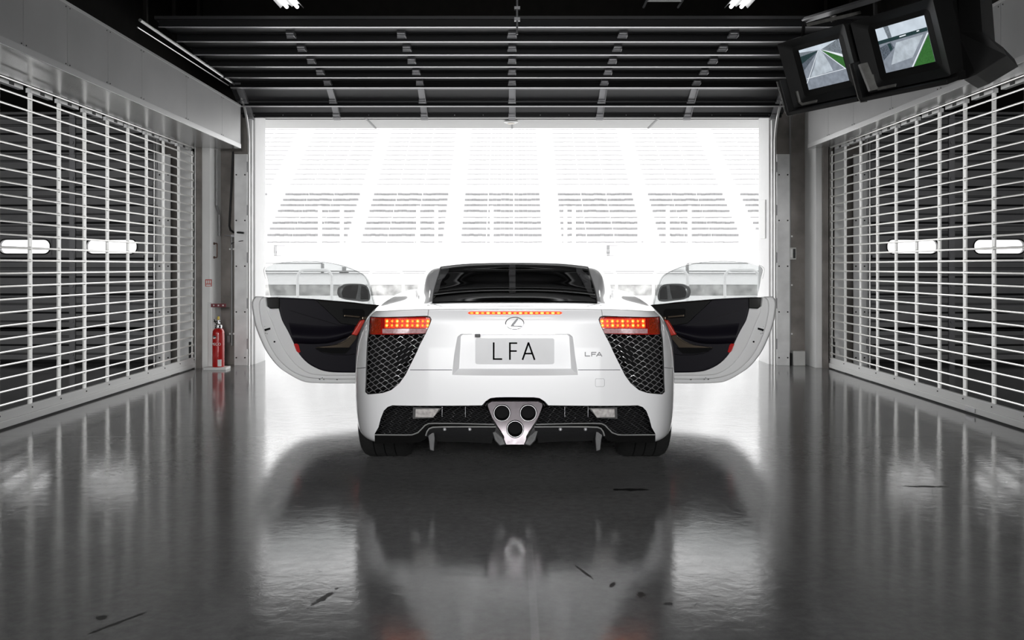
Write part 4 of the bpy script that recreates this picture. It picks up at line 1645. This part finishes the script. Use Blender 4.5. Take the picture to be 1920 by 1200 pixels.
# --- emblem: oval ring with an L shaped stroke
ex_, ez_ = (964.3 - 965) / F * 5.0, hz(606.3, 5.0)
rx, rz = .0475, .0315
yb = surf(ex_, ez_) - .003
q = MB()
path = [(ex_ + rx * math.cos(a), yb, ez_ + rz * math.sin(a)) for a in [2 * math.pi * k / 40 for k in range(40)]]
q.tube(path, .0026, 6, closed=True)
em = part(q, 'emblem', M['badge_metal'], smooth=True)
q = MB()
q.loft([(ex_ + p[0], yb - .003, ez_ + p[1]) for p in ((.012, .026), (.019, .023), (-.004, -.011), (.040, -.011), (.034, -.019), (-.022, -.017), (-.021, -.010))],
       [(ex_ + p[0], yb + .004, ez_ + p[1]) for p in ((.012, .026), (.019, .023), (-.004, -.011), (.040, -.011), (.034, -.019), (-.022, -.017), (-.021, -.010))])
q.build('stroke', M['emblem_dark'], em)

# --- number plate
yp = ys + DP - .012
sx = (CY + yp) / F


def pp(px, py):
    return ((px - 965) * sx, H - (py - 500) * sx)


(xa, za), (xb, zb) = pp(890.5, 634.5), pp(1038.5, 682.5)
r = .010
rrp = []
for qx, qz, a0 in ((xb - r, za - r, 0), (xa + r, za - r, 90), (xa + r, zb + r, 180), (xb - r, zb + r, 270)):
    for i in range(5):
        an = math.radians(a0 + 22.5 * i)
        rrp.append((qx + r * math.cos(an), qz + r * math.sin(an)))
q = MB().loft([(x, yp, z) for x, z in rrp], [(x, yp + .012, z) for x, z in rrp])
plt_ = part(q, 'number_plate', M['plate'])


def stroke(q, a, b_, w):
    (x1, z1), (x2, z2) = pp(*a), pp(*b_)
    d = Vector((x2 - x1, z2 - z1)).normalized() * (w * sx / 2)
    nn = (-d.y, d.x)
    A = [(x1 + nn[0], yp - .0012, z1 + nn[1]), (x2 + nn[0], yp - .0012, z2 + nn[1]), (x2 - nn[0], yp - .0012, z2 - nn[1]), (x1 - nn[0], yp - .0012, z1 - nn[1])]
    q.loft(A, [(p[0], yp + .002, p[2]) for p in A])


q = MB()
stroke(q, (924.9, 642.0), (924.9, 674.8), 3.2)
stroke(q, (923.4, 673.3), (940.8, 673.3), 3.0)
q.build('letter', M['ink'], plt_)
q = MB()
stroke(q, (955.3, 642.0), (955.3, 674.8), 3.2)
stroke(q, (953.8, 643.4), (969.0, 643.4), 3.0)
stroke(q, (953.8, 658.2), (968.2, 658.2), 3.0)
q.build('letter', M['ink'], plt_)
q = MB()
stroke(q, (978.9, 674.8), (990.3, 642.0), 3.2)
stroke(q, (989.9, 642.0), (1001.7, 674.8), 3.2)
stroke(q, (982.6, 663.0), (998.4, 663.0), 3.0)
q.build('letter', M['ink'], plt_)
# small camera under the upper lip
xc_, zc_ = pp(895, 628.3)
part(MB().box(xc_ - .014, xc_ + .014, ys + .005, ys + .04, zc_ - .009, zc_ + .008), 'rear_camera', M['black_gloss'], bevel=.002)

# --- small model lettering on the right
q = MB()
yl = -.0035
lw = 2.0
bx_, bz_ = (1111.8 - 965), 664.0


def bstroke(q, a, b_, w=1.7):
    pts = []
    for px, py in (a, b_):
        d = 5.02
        x, z = (px - 965) / F * d, H - (py - 500) / F * d
        for _ in range(3):
            d = CY + surf(x, z)
            x, z = (px - 965) / F * d, H - (py - 500) / F * d
        pts.append((x, z))
    (x1, z1), (x2, z2) = pts
    d = Vector((x2 - x1, z2 - z1)).normalized() * (w * .0028 / 2)
    nn = (-d.y, d.x)
    A = []
    for x, z in ((x1 + nn[0], z1 + nn[1]), (x2 + nn[0], z2 + nn[1]), (x2 - nn[0], z2 - nn[1]), (x1 - nn[0], z1 - nn[1])):
        A.append((x, surf(x, z) - .004, z))
    q.loft(A, [(p[0], p[1] + .005, p[2]) for p in A])


for a, b_ in (((1096.5, 659.8), (1096.5, 667.6)), ((1096.0, 667.4), (1105.5, 667.4)),
              ((1108.6, 660.2), (1108.6, 668.2)), ((1108.2, 660.6), (1117.2, 660.6)), ((1108.6, 664.2), (1116.0, 664.2)),
              ((1117.4, 668.2), (1123.2, 660.2)), ((1122.8, 660.2), (1127.8, 668.2)), ((1119.6, 665.6), (1126.2, 665.6))):
    bstroke(q, a, b_)
part(q, 'badge', M['badge_metal'])

# --- lower opening: mesh band, reversing lamps, diffuser
YL = -.80


def lp_(px, py, y=YL):
    d = CY + y
    return ((px - 965) / F * d, H - (py - 500) / F * d)


q = MB()
pl = [lp_(*p) for p in ((706, 812), (713, 785), (719, 770), (727, 763), (735, 761), (905, 761), (918, 772), (929, 796), (803, 794), (783, 811), (772, 815))]
q = scale_mesh(pl, 0, cell=.036, row=.008, amp=.004, r=.0009, curve=False, skew=.8)
pl2 = [(-x, z) for x, z in pl]
q2 = scale_mesh(pl2, 0, cell=.036, row=.008, amp=.004, r=.0009, curve=False, skew=-.8)
q.add(q2.v, q2.f)
lg = part(q, 'lower_grille', M['grille_black'])
for s_ in (-1, 1):
    fx = [lp_(*p, -.815) for p in ((773, 763), (829, 764.5), (811, 784.5), (772.5, 786))]
    fx = [(x * (-s_), z) for x, z in fx]
    rl = MB().loft([(x, -.815, z) for x, z in fx], [(x, -.77, z) for x, z in fx]).build('reversing_lamp', M['black_gloss'], car, bevel=.002)
    fx = [lp_(*p, -.82) for p in ((778.5, 767), (823, 766.5), (812, 783), (777.5, 782.5))]
    fx = [(x * (-s_), z) for x, z in fx]
    MB().loft([(x, -.82, z) for x, z in fx], [(x, -.81, z) for x, z in fx]).build('lens', M['fog'], rl, bevel=.002)
q = MB()
for px in (872, 828.5):
    for s_ in (-1, 1):
        x, z = lp_(px, 762)
        x2, z2 = lp_(px, 781)
        q.box(min(s_ * -x - .0008, s_ * -x + .0008), max(s_ * -x - .0008, s_ * -x + .0008), -.812, -.806, z2, z)
q.build('seam_strip', M['bracket'], lg)

# diffuser: outer blades with bright edge, raised carbon centre panels, fins
edge_px = [(702, 815), (730, 815.2), (760, 815.4), (772, 815), (783, 811), (790, 804), (796, 797.5), (803, 794), (815, 793.6), (860, 794), (926, 795.6)]
edge2_px = [(797.5, 817), (800, 809), (804, 803.5), (810.5, 801), (830, 800.3), (870, 800), (929, 800.3)]


def P3(px, py, y):
    x, z = lp_(px, py, y)
    return Vector((x, y, z))


for s_ in (-1, 1):
    def S(v):
        return Vector((v.x * -s_, v.y, v.z))
    # black glossy blade between the two edges and below
    q = MB()
    up = [S(P3(px, py, -.862)) for px, py in edge_px]
    G = [up]
    low_px = [(702, 830), (730, 830), (760, 829), (772, 829), (783, 828), (790, 826), (796, 822), (803, 815), (815, 806), (860, 803.5), (926, 803.5)]
    G.append([S(P3(px, py, -.85)) for px, py in low_px])
    G.append([v + Vector((0, .20, -.01)) for v in G[-1]])
    q.grid(G, thick=.004)
    df = q.build('diffuser', M['black_gloss'], car, smooth=True, angle=30)
    q = MB().tube([v + Vector((0, -.004, 0)) for v in up], .0034, 6)
    q.build('edge_trim', M['track'], df, smooth=True)
    # raised carbon panel
    up2 = [S(P3(px, py, -.875)) for px, py in edge2_px]
    q = MB().tube([v + Vector((0, -.003, 0)) for v in up2[0:]], .0040, 6)
    q.build('edge_trim', M['track'], df, smooth=True)
    bot = [(806, 822), (808, 822), (812, 824), (818, 826), (836, 827), (874, 827.5), (921, 830)]
    G = [[v + Vector((0, .002, 0)) for v in up2]]
    for t in (.35, .7, 1.0):
        row_ = []
        for (a, b_), (c, d) in zip(edge2_px, bot):
            px, py = a + (c - a) * t, b_ + (d - b_) * t
            row_.append(S(P3(px, py, -.87 + .16 * t * t)))
        G.append(row_)
    q = MB().grid(G, thick=.004)
    q.build('carbon_panel', M['carbon'], df, smooth=True, angle=40)
    # fin
    fn = [(799, 808), (806, 802), (813, 806), (815, 822), (813, 846.5), (805, 844), (803, 826)]
    q = MB().loft([S(P3(px, py, -.85)) for px, py in fn], [S(P3(px, py, -.85)) + Vector((0, .25, .0)) for px, py in fn])
    q.build('fin', M['carbon'], df, bevel=.003)
    # inner flare beside the exhaust
    fl = [(919, 803), (930, 800), (944, 821), (949, 834), (936, 837), (926, 826)]
    q = MB().loft([S(P3(px, py, -.86 + .0006 * max(0, 930 - px))) for px, py in fl], [S(P3(px, py, -.86)) + Vector((0, .12, 0)) for px, py in fl])
    q.build('inner_flare', M['carbon'], df, bevel=.006)
    q = MB()
    for px in (833, 880):
        c = S(P3(px, 805, -.878))
        q.lathe([(.009, .004), (.009, 0), (.004, -.003)], tuple(c), 'y', 12)
    q.build('fastener', M['bracket'], df)

# --- exhaust surround and three tail pipes
pl_l = [(912.5, 760.6), (915, 755), (921, 753.5), (965, 753)]
sd_l = [(948.6, 833.4), (943, 820), (937, 809), (930, 798), (923, 786), (917, 771.6)]
face = pl_l + [(1930 - x, y) for x, y in pl_l[-2::-1]] + [(1930 - x, y) for x, y in sd_l[::-1]] + sd_l
YE = -.885
q = MB()
holes = [((940.4, 774.3), 16.6), ((989.6, 774.3), 16.6), ((965, 804.4), 16.6)]
hw = [(753, 43.5), (754, 48), (757, 50.5), (760.6, 51.5), (771.6, 47.5), (786, 41.5), (798, 34.5), (809, 27.5), (820, 22), (833.4, 16.5)]
rowsF = []
NRW = 22
for k in range(NRW + 1):
    py = 753 + (833.4 - 753) * k / NRW
    for (ya, wa), (yb_, wb) in zip(hw, hw[1:]):
        if ya <= py <= yb_ + 1e-6:
            w_ = wa + (wb - wa) * (py - ya) / (yb_ - ya)
            break
    t = k / NRW
    yy = YE + .004 + .020 * (math.cos((t - .42) * 2.6) - 1) * (1 if t > .42 else .5)
    rowsF.append([(P3(965 - w_, py, yy)), (P3(965 + w_, py, yy))])
vs = []
for a_, b_ in rowsF:
    vs += [a_, b_, Vector((b_.x, YE + .10, b_.z)), Vector((a_.x, YE + .10, a_.z))]
fs = []
for k in range(NRW):
    o_ = k * 4
    for j in range(4):
        fs.append((o_ + j, o_ + (j + 1) % 4, o_ + 4 + (j + 1) % 4, o_ + 4 + j))
fs.append((0, 1, 2, 3))
fs.append(tuple(NRW * 4 + j for j in range(4)))
q.add(vs, fs)
es = q.build('exhaust_surround', M['steel'])
hc = []
for (hx, hy), hr in holes:
    c = P3(hx, hy, YE)
    o = MB().lathe([(hr * (CY + YE) / F, -.05), (hr * (CY + YE) / F, .06)], tuple(c), 'y', 40).build('cutter', M['cavity'])
    hc.append(o)
    md = es.modifiers.new('b', 'BOOLEAN')
    md.operation = 'DIFFERENCE'
    md.solver = 'EXACT'
    md.object = o
    try:
        md.material_mode = 'TRANSFER'
    except Exception:
        pass
m_ = bake(es, 'exhaust_surround')
for o in hc:
    bpy.data.objects.remove(o)
es.modifiers.clear()
es.data = m_
es.parent = car
for p in m_.polygons:
    p.use_smooth = True
m_.set_sharp_from_angle(angle=math.radians(30))
arch = [(904, 760.3), (910, 753.5), (919, 747.5), (930, 746), (965, 745.6)]
arch = arch + [(1930 - x, y) for x, y in arch[-2::-1]]
q = MB().tube([P3(x, y, -.872) for x, y in arch], .0035, 6)
q.build('arch_trim', M['chrome'], es, smooth=True)
arch = [(909, 761), (914, 754.5), (922, 750.7), (965, 750.2)]
arch = arch + [(1930 - x, y) for x, y in arch[-2::-1]]
q = MB().tube([P3(x, y, -.880) for x, y in arch], .0042, 6)
q.build('arch_trim', M['chrome'], es, smooth=True)
for s_ in (-1, 1):
    q = MB().tube([Vector((v.x * -s_, v.y, v.z)) for v in [P3(x, y, YE - .002) for x, y in sd_l[:5]]], [.006, .007, .006, .005, .002], 6)
    q.build('side_flank', M['chrome'], es, smooth=True)
for (hx, hy), hr in holes:
    c = P3(hx, hy, YE)
    s = (CY + YE) / F
    q = MB()
    ro, ri = 15.6 * s, 14.0 * s
    prof = [(ri * .96, .16), (ri * .96, .012), (ri, -.001), (ri * 1.04, -.005), (ro * .985, -.005), (ro, 0.0), (ro, .10)]
    n_ = 40
    vs = []
    for r_, h_ in prof:
        for j in range(n_):
            a = 2 * math.pi * j / n_
            vs.append((c.x + r_ * math.cos(a), c.y + h_, c.z + r_ * math.sin(a)))
    fs = [(i * n_ + j, i * n_ + (j + 1) % n_, (i + 1) * n_ + (j + 1) % n_, (i + 1) * n_ + j) for i in range(len(prof) - 1) for j in range(n_)]
    q.add(vs, fs, 0)
    for k, f_ in enumerate(fs):
        if k < n_ * 1:
            q.m[k] = 1
    q.add([vs[j] for j in range(n_)], [tuple(range(n_))], 1)
    q.build('tail_pipe', [M['chrome'], M['cavity']], es, smooth=True, angle=50)

# --- wheels
for s_ in (-1, 1):
    for yy, wd, rd in ((0.0, .300, .342), (2.605, .265, .332)):
        q = MB()
        xo = s_ * (.912 if yy == 0 else .90)
        xi = xo - s_ * wd
        prof = [(.25, 0), (.31, .004), (rd - .012, .018), (rd, .045), (rd, wd - .045), (rd - .012, wd - .018), (.31, wd - .004), (.25, wd)]
        n_ = 56
        vs = []
        for r_, h_ in prof:
            for j in range(n_):
                a = 2 * math.pi * j / n_
                vs.append((xo - s_ * h_, yy + r_ * math.cos(a), rd + r_ * math.sin(a)))
        fs = [(i * n_ + j, i * n_ + (j + 1) % n_, (i + 1) * n_ + (j + 1) % n_, (i + 1) * n_ + j) for i in range(len(prof) - 1) for j in range(n_)]
        fs += [((len(prof) - 1) * n_ + j, (len(prof) - 1) * n_ + (j + 1) % n_, (j + 1) % n_, j) for j in range(n_)]
        q.add(vs, fs)
        wh = q.build('wheel', M['tyre'], car, smooth=True, angle=35)
        q = MB()
        for gx in (.09, .15, .21):
            q.lathe([(rd - .002, -.004), (rd + .0006, -.003), (rd + .0006, .003), (rd - .002, .004)], (xo - s_ * gx, yy, rd), 'x', 56)
        q.build('tread_groove', M['cavity'], wh)
        q = MB().lathe([(.25, -.01), (.25, .01)], (xo - s_ * .10, yy, rd), 'x', 40)
        for k in range(10):
            a = 2 * math.pi * k / 10
            q.tube([(xo - s_ * .03, yy + .04 * math.cos(a), rd + .04 * math.sin(a)), (xo - s_ * .03, yy + .245 * math.cos(a), rd + .245 * math.sin(a))], .012, 6)
        q.build('rim', M['rim'], wh)

# --- greenhouse: smooth surface G(y, t), t from base (0) to centre (6)
GS = [(-.28, [(.56, .915), (.52, .928), (.498, .938), (.480, .942), (.33, .947), (.17, .949), (0, .950)]),
      (-.02, [(0.595, .93), (0.557, .965), (0.517, .991), (.492, .998), (.33, 1.005), (.17, 1.008), (0, 1.009)]),
      (.26, [(0.630, .945), (0.597, 1.01), (0.557, 1.048), (.500, 1.047), (.33, 1.058), (.17, 1.062), (0, 1.063)]),
      (.54, [(0.655, .945), (0.627, 1.045), (0.577, 1.100), (.505, 1.096), (.34, 1.112), (.17, 1.117), (0, 1.118)]),
      (.80, [(0.675, .935), (0.640, 1.065), (0.589, 1.130), (.512, 1.144), (.345, 1.163), (.17, 1.169), (0, 1.171)]),
      (1.2, [(0.690, .925), (0.647, 1.08), (0.594, 1.158), (.540, 1.184), (.35, 1.201), (.17, 1.207), (0, 1.209)]),
      (1.7, [(0.695, .915), (0.650, 1.08), (0.594, 1.158), (.540, 1.184), (.35, 1.202), (.17, 1.209), (0, 1.211)]),
      (2.05, [(0.685, .90), (0.642, 1.05), (0.587, 1.125), (.52, 1.148), (.34, 1.164), (.17, 1.170), (0, 1.172)]),
      (2.45, [(0.665, .885), (0.632, .95), (0.592, .985), (.50, 1.01), (.33, 1.03), (.17, 1.038), (0, 1.04)]),
      (2.85, [(.60, .87), (.57, .875), (.54, .88), (.45, .885), (.30, .893), (.15, .897), (0, .898)])]


def cr(p0, p1, p2, p3, t):
    return tuple(0.5 * ((2 * b_) + (-a + c) * t + (2 * a - 5 * b_ + 4 * c - d) * t * t + (-a + 3 * b_ - 3 * c + d) * t ** 3) for a, b_, c, d in zip(p0, p1, p2, p3))


def sect(i, t):
    P_ = GS[i][1]
    if t >= 6:
        return P_[6]
    k = int(t)
    f_ = t - k
    g = lambda a: P_[a] if 0 <= a <= 6 else ((-P_[12 - a][0], P_[12 - a][1]) if a > 6 else P_[0])
    return cr(g(k - 1), g(k), g(k + 1), g(k + 2), f_)


def G_(s, t):
    """s station index (float), t across (0 base .. 6 centre .. 12 other base)"""
    sg = -1
    if t > 6:
        t = 12 - t
        sg = 1
    i = min(int(s), len(GS) - 2)
    f_ = s - i
    c = lambda a: (GS[min(max(a, 0), len(GS) - 1)][0], *sect(min(max(a, 0), len(GS) - 1), t))
    y, x, z = cr(c(i - 1), c(i), c(i + 1), c(i + 2), f_)
    return Vector((sg * x, y, z))


def Gpatch(s0, s1, t0, t1, ns, nt_, off=0.0, thick=.006, mirror=False):
    q = MB()
    for m__ in ((0, 1) if mirror else (0,)):
        a, b_ = (t0, t1) if not m__ else (12 - t1, 12 - t0)
        Gd = []
        for i in range(ns + 1):
            row_ = []
            for j in range(nt_ + 1):
                v = G_(s0 + (s1 - s0) * i / ns, a + (b_ - a) * j / nt_)
                row_.append(v + Vector((0, 0, off)))
            Gd.append(row_)
        q.grid(Gd, thick=thick)
    return q


# roof, pillars, rear window, windscreen
rf = part(Gpatch(4.0, 7.0, 2.0, 10.0, 20, 40, thick=.02), 'roof', M['paint'], smooth=True, angle=50)
for ta, tb in ((0.0, 3.0), (9.0, 12.0)):
    part(Gpatch(0.0, 4.6, ta, tb, 28, 14, thick=.02), 'rear_pillar', M['paint'], smooth=True, angle=50)
for ta, tb in ((2.0, 3.0), (9.0, 10.0)):
    part(Gpatch(6.9, 8.9, ta, tb, 14, 6, thick=.02), 'front_pillar', M['paint'], smooth=True, angle=50)
rw = part(Gpatch(0.0, 3.985, 3.04, 8.96, 30, 40, off=-.002, thick=.004), 'rear_window', M['rear_glass'], smooth=True, angle=60)
q = Gpatch(3.975, 4.005, 3.0, 9.0, 2, 40, off=.0012, thick=.004)
q2 = Gpatch(0.0, 4.0, 3.0, 3.05, 24, 2, off=.0012, thick=.004, mirror=True)
q.add(q2.v, q2.f)
q.build('rubber_edge', M['rubber_grey'], rw, smooth=True)
part(Gpatch(7.0, 8.9, 3.0, 9.0, 16, 30, thick=.005), 'windscreen', M['screen_glass'], smooth=True, angle=60)
# --- interior seen through the rear window
inn = MB()
inn.box(-.62, .62, .55, .60, .5, .93)
inn.box(-.60, .60, 2.15, 2.45, .55, .86)
part(inn, 'dashboard', M['cavity'], bevel=.03)
for s_ in (-1, 1):
    q = MB()
    prof = [(1.02, .35, .26), (1.0, .6, .27), (.93, .80, .26), (.88, .93, .21), (.86, 1.0, .15), (.85, 1.07, .13), (.86, 1.10, .09)]
    G1 = []
    for y, z, w in prof:
        G1.append([(s_ * .36 - w, y + .03, z), (s_ * .36 - w * .6, y, z), (s_ * .36, y - .01, z), (s_ * .36 + w * .6, y, z), (s_ * .36 + w, y + .03, z)])
    q.grid(G1, thick=.10)
    part(q, 'seat', M['leather2'], smooth=True, angle=60)
part(MB().box(-.06, .12, 2.0, 2.03, 1.075, 1.13), 'interior_mirror', M['cavity'], bevel=.01)
q = MB().tube([(-.38 + .17 * math.cos(a), 2.02 + .05 * math.sin(a), .82 + .17 * math.sin(a)) for a in [2 * math.pi * k / 24 for k in range(24)]], .014, 8, closed=True)
part(q, 'steering_wheel', M['cavity'], smooth=True)

# --- doors
TH = math.radians(68)
ST, CT = math.sin(TH), math.cos(TH)
HXp, HYp = .90, 2.0


def duz(px, py):
    dx = 965 - px
    u = (dx * (CY + HYp) / F - HXp) / (ST + dx * CT / F)
    z = H - (py - 500) / F * (CY + HYp - u * CT)
    return u, z


for s_, nm in ((-1, 'left'), (1, 'right')):
    def W_(u, z, n_=0.0):
        """door plane: u from hinge to free edge, z up, n_ towards the inside face (viewer)"""
        x = HXp + u * ST - n_ * CT
        y = HYp - u * CT - n_ * ST
        return Vector((s_ * x, y, z))

    def prism_px(pts, n0, n1, mtl, name, parent, bevel=0.0, uz=False, sm=False, inset_back=0.0):
        uv = pts if uz else [duz(p[0] - n1 * (42 if n1 > 0 else 80), p[1]) for p in pts]
        A = [W_(u, z, n1) for u, z in uv]
        if inset_back:
            cu = sum(p[0] for p in uv) / len(uv)
            cz = sum(p[1] for p in uv) / len(uv)
            uv2 = [(cu + (u - cu) * (1 + inset_back), cz + (z - cz) * (1 + inset_back)) for u, z in uv]
        else:
            uv2 = uv
        B = [W_(u, z, n0) for u, z in uv2]
        q = MB().loft(A, B)
        return q.build(name, mtl, parent, bevel=bevel, seg=3)

    def smooth_px(pts, n=3):
        """Catmull-Rom through an open polyline"""
        out = []
        for i in range(len(pts) - 1):
            a, b_, c, d = pts[max(i - 1, 0)], pts[i], pts[i + 1], pts[min(i + 2, len(pts) - 1)]
            for k in range(n):
                out.append(cr(a, b_, c, d, k / n))
        out.append(pts[-1])
        return out

    low_curve = smooth_px([(480.6, 556), (474.5, 567), (476, 587), (480.6, 611), (492, 641), (505, 666), (524, 689), (542, 702), (563, 713.5), (583, 718.5), (640, 720), (700, 719)])
    outl = low_curve + [(735, 700), (735, 575), (700, 572), (600, 562), (530, 557)]
    shell = prism_px(outl, -.10, -.02, M['paint_door'], 'door', car, bevel=.012)
    shell['label'] = 'open %s door' % nm
    mid = smooth_px([(497, 557), (489, 566), (489.5, 590), (499, 628), (519, 667), (546, 694), (572, 706), (600, 710), (640, 711), (700, 710)])
    midp = mid + [(730, 690), (730, 580), (600, 563), (530, 558)]
    prism_px(midp, -.03, .012, M['paint_door'], 'inner_flange', shell, bevel=.010, inset_back=.012)
    inr = smooth_px([(510, 560), (503, 580), (512, 604), (531, 649), (555, 682), (580, 699), (604, 703), (640, 703.5), (700, 703)])
    inrp = inr + [(730, 690), (730, 580), (600, 565), (530, 560)]
    prism_px(inrp, .0, .030, M['paint_door'], 'inner_flange', shell, bevel=.008, inset_back=.008)
    # trim panel
    tcurve = smooth_px([(525, 578), (531, 600), (542, 620), (553, 643), (563, 663), (579, 680), (598.7, 691), (618, 696), (650, 697.5), (700, 697)])
    trp = [(518, 557)] + tcurve + [(725, 690), (725, 574), (660, 566), (588, 560)]
    tr = prism_px(trp, .02, .060, M['leather'], 'trim_panel', shell, bevel=.012)
    # top roll at the free edge
    prism_px([(502, 559), (504, 557), (526, 557), (526, 577), (509, 578), (503.5, 574)], .0, .085, M['black_gloss'], 'edge_cap', shell, bevel=.010)
    # upper dark band with bright line
    up = [(592, 561), (720, 572), (720, 606), (665, 609.5), (640, 606), (625, 592)]
    prism_px(up, .05, .070, M['leather2'], 'upper_trim', shell, bevel=.006)
    q = MB().tube([W_(*duz(px, py), .072) for px, py in ((597, 563.5), (640, 566.5), (680, 570), (702, 572.5))], .0022, 6)
    q.build('beading', M['bronze'], shell, smooth=True)
    # swelling of the arm rest
    arm = smooth_px([(556, 632), (580, 634), (620, 628), (655, 617), (668, 612)], 3)
    armb = smooth_px([(672, 622), (655, 632), (625, 639.5), (590, 642), (556, 641)], 3)
    topc = smooth_px([(541, 600), (580, 604), (620, 607), (668, 604)], 6)
    botc = smooth_px([(554, 643), (590, 644.5), (625, 641), (672, 624)], 6)
    Gd = []
    for k in range(13):
        t = k / 12
        prof_ = .058 + .050 * math.sin(math.pi * t ** 1.9) ** 1.0
        Gd.append([W_(*duz(a[0] + (b_[0] - a[0]) * t - prof_ * 42, a[1] + (b_[1] - a[1]) * t), prof_) for a, b_ in zip(topc, botc)])
    MB().grid(Gd).build('arm_rest', M['leather'], shell, smooth=True, angle=80)
    # seam stitched line
    q = MB().tube([W_(*duz(px, py), .0625) for px, py in ((541, 581), (580, 593), (620, 605), (662, 617))], .0014, 5)
    q.build('stitching', M['black_matt'], shell)
    # door pocket
    prism_px(smooth_px([(592, 650), (620, 648.5), (655, 650), (660, 651)], 2) + [(648, 662), (625, 662), (603, 658), (594, 654)], .055, .064, M['cavity'], 'pocket', shell)
    pts = smooth_px([(592, 650.5), (600, 648.5), (630, 644.5), (648, 636), (660, 626)], 3)
    prism_px(pts + [(672, 620), (668, 634), (655, 650), (620, 650.5)], .058, .082, M['bronze'], 'pocket_trim', shell, bevel=.004)
    q = MB().tube([W_(*duz(px, py), .084) for px, py in pts], .0018, 6)
    q.build('beading', M['chrome'], shell, smooth=True)
    q = MB().tube([W_(*duz(px, py), .066) for px, py in ((596, 657), (608, 661.5), (625, 663.8), (650, 664.5), (664, 662))], .0018, 6)
    q.build('pocket_edge', M['black_gloss'], shell, smooth=True)
    # handle recess and lever
    prism_px([(643, 580), (646, 578), (680, 579), (684, 583), (684, 597), (644, 594.5)], .068, .073, M['cavity'], 'handle_recess', shell, bevel=.003)
    lv = prism_px([(646, 589), (650, 589.5), (676, 592), (675, 595), (649, 592.5), (646, 592.5)], .073, .088, M['bronze'], 'handle', shell, bevel=.002)
    # red grab handle
    prism_px([(682, 598), (685.5, 599), (671, 626.5), (668.5, 627.5), (659.5, 625.5), (675.5, 599.5)], .08, .125, M['red_leather'], 'grab_handle', shell, bevel=.010)
    prism_px([(679.5, 592.5), (690.5, 592.5), (688, 598), (679, 597.5)], .06, .12, M['bronze'], 'grab_mount', shell, bevel=.003)
    # red courtesy reflector at the rear lower edge
    prism_px([(552, 643.5), (558, 642.5), (561.5, 645.5), (565, 658.5), (561, 660.5), (557, 656.5)], .06, .075, M['red'], 'courtesy_light', shell, bevel=.004)
    # latch and screw dots on the white edge
    prism_px([(497, 617), (508, 614), (508.5, 617.5), (500, 620), (500.5, 621), (498, 620.5)], .0, .020, M['cavity'], 'latch', shell)
    q = MB()
    for px, py, r_ in ((515.3, 640.5, .0075), (498.5, 624.5, .003), (501.5, 625.5, .003), (605, 708, .003), (608, 711, .003), (600.5, 711, .003), (633, 711.5, .003), (497, 612, .002)):
        nn_ = .008
        a = W_(*duz(px, py), nn_ + .008)
        b_ = W_(*duz(px, py), nn_ - .05)
        q.tube([a, b_], r_, 8)
    q.build('screw', M['cavity'], shell)
    # window pane
    gl = smooth_px([(506.5, 556), (500.5, 523), (498, 502.5), (520.7, 494), (551, 490.5), (579, 489.5), (611.7, 491.5), (644, 498), (666, 506), (687.5, 519), (697, 541.5), (705, 572)], 4)
    gq = prism_px(gl + [(600, 566), (530, 562)], -.045, -.040, M['door_glass'], 'window', shell)
    q = MB().tube([W_(*duz(px, py), -.0425) for px, py in gl[4:]], .0016, 5)
    q.build('window_edge', M['mirror_shell'], shell, smooth=True)
    # exterior mirror behind the glass
    ho = [(637, 559), (633.5, 551), (635, 541), (642, 534.5), (655, 532.5), (676, 533), (686, 536), (691.5, 545), (692.5, 566), (664, 565), (645, 562.5)]
    ms = prism_px(smooth_px(ho, 2), -.22, -.12, M['mirror_shell'], 'mirror', shell, bevel=.02)
    prism_px([(640.5, 558), (638, 550), (640.5, 541), (647, 536.3), (658, 534.6), (670.5, 534.8), (668.5, 548), (665, 561.5), (650, 560.5)], -.121, -.114, M['mirror_glass'], 'mirror_glass', shell, bevel=.002)
    prism_px([(676, 536.5), (684, 538.5), (688.5, 546), (689.5, 562.5), (674, 562.5), (674.5, 548)], -.121, -.114, M['black_gloss'], 'mirror_base', shell, bevel=.002)
    q = MB()
    for k in range(5):
        q.tube([W_(*duz(680, 543 + 3.6 * k), -.112), W_(*duz(689, 544.5 + 3.6 * k), -.112)], .0012, 5)
    q.build('mirror_rib', M['housing_light'], shell)
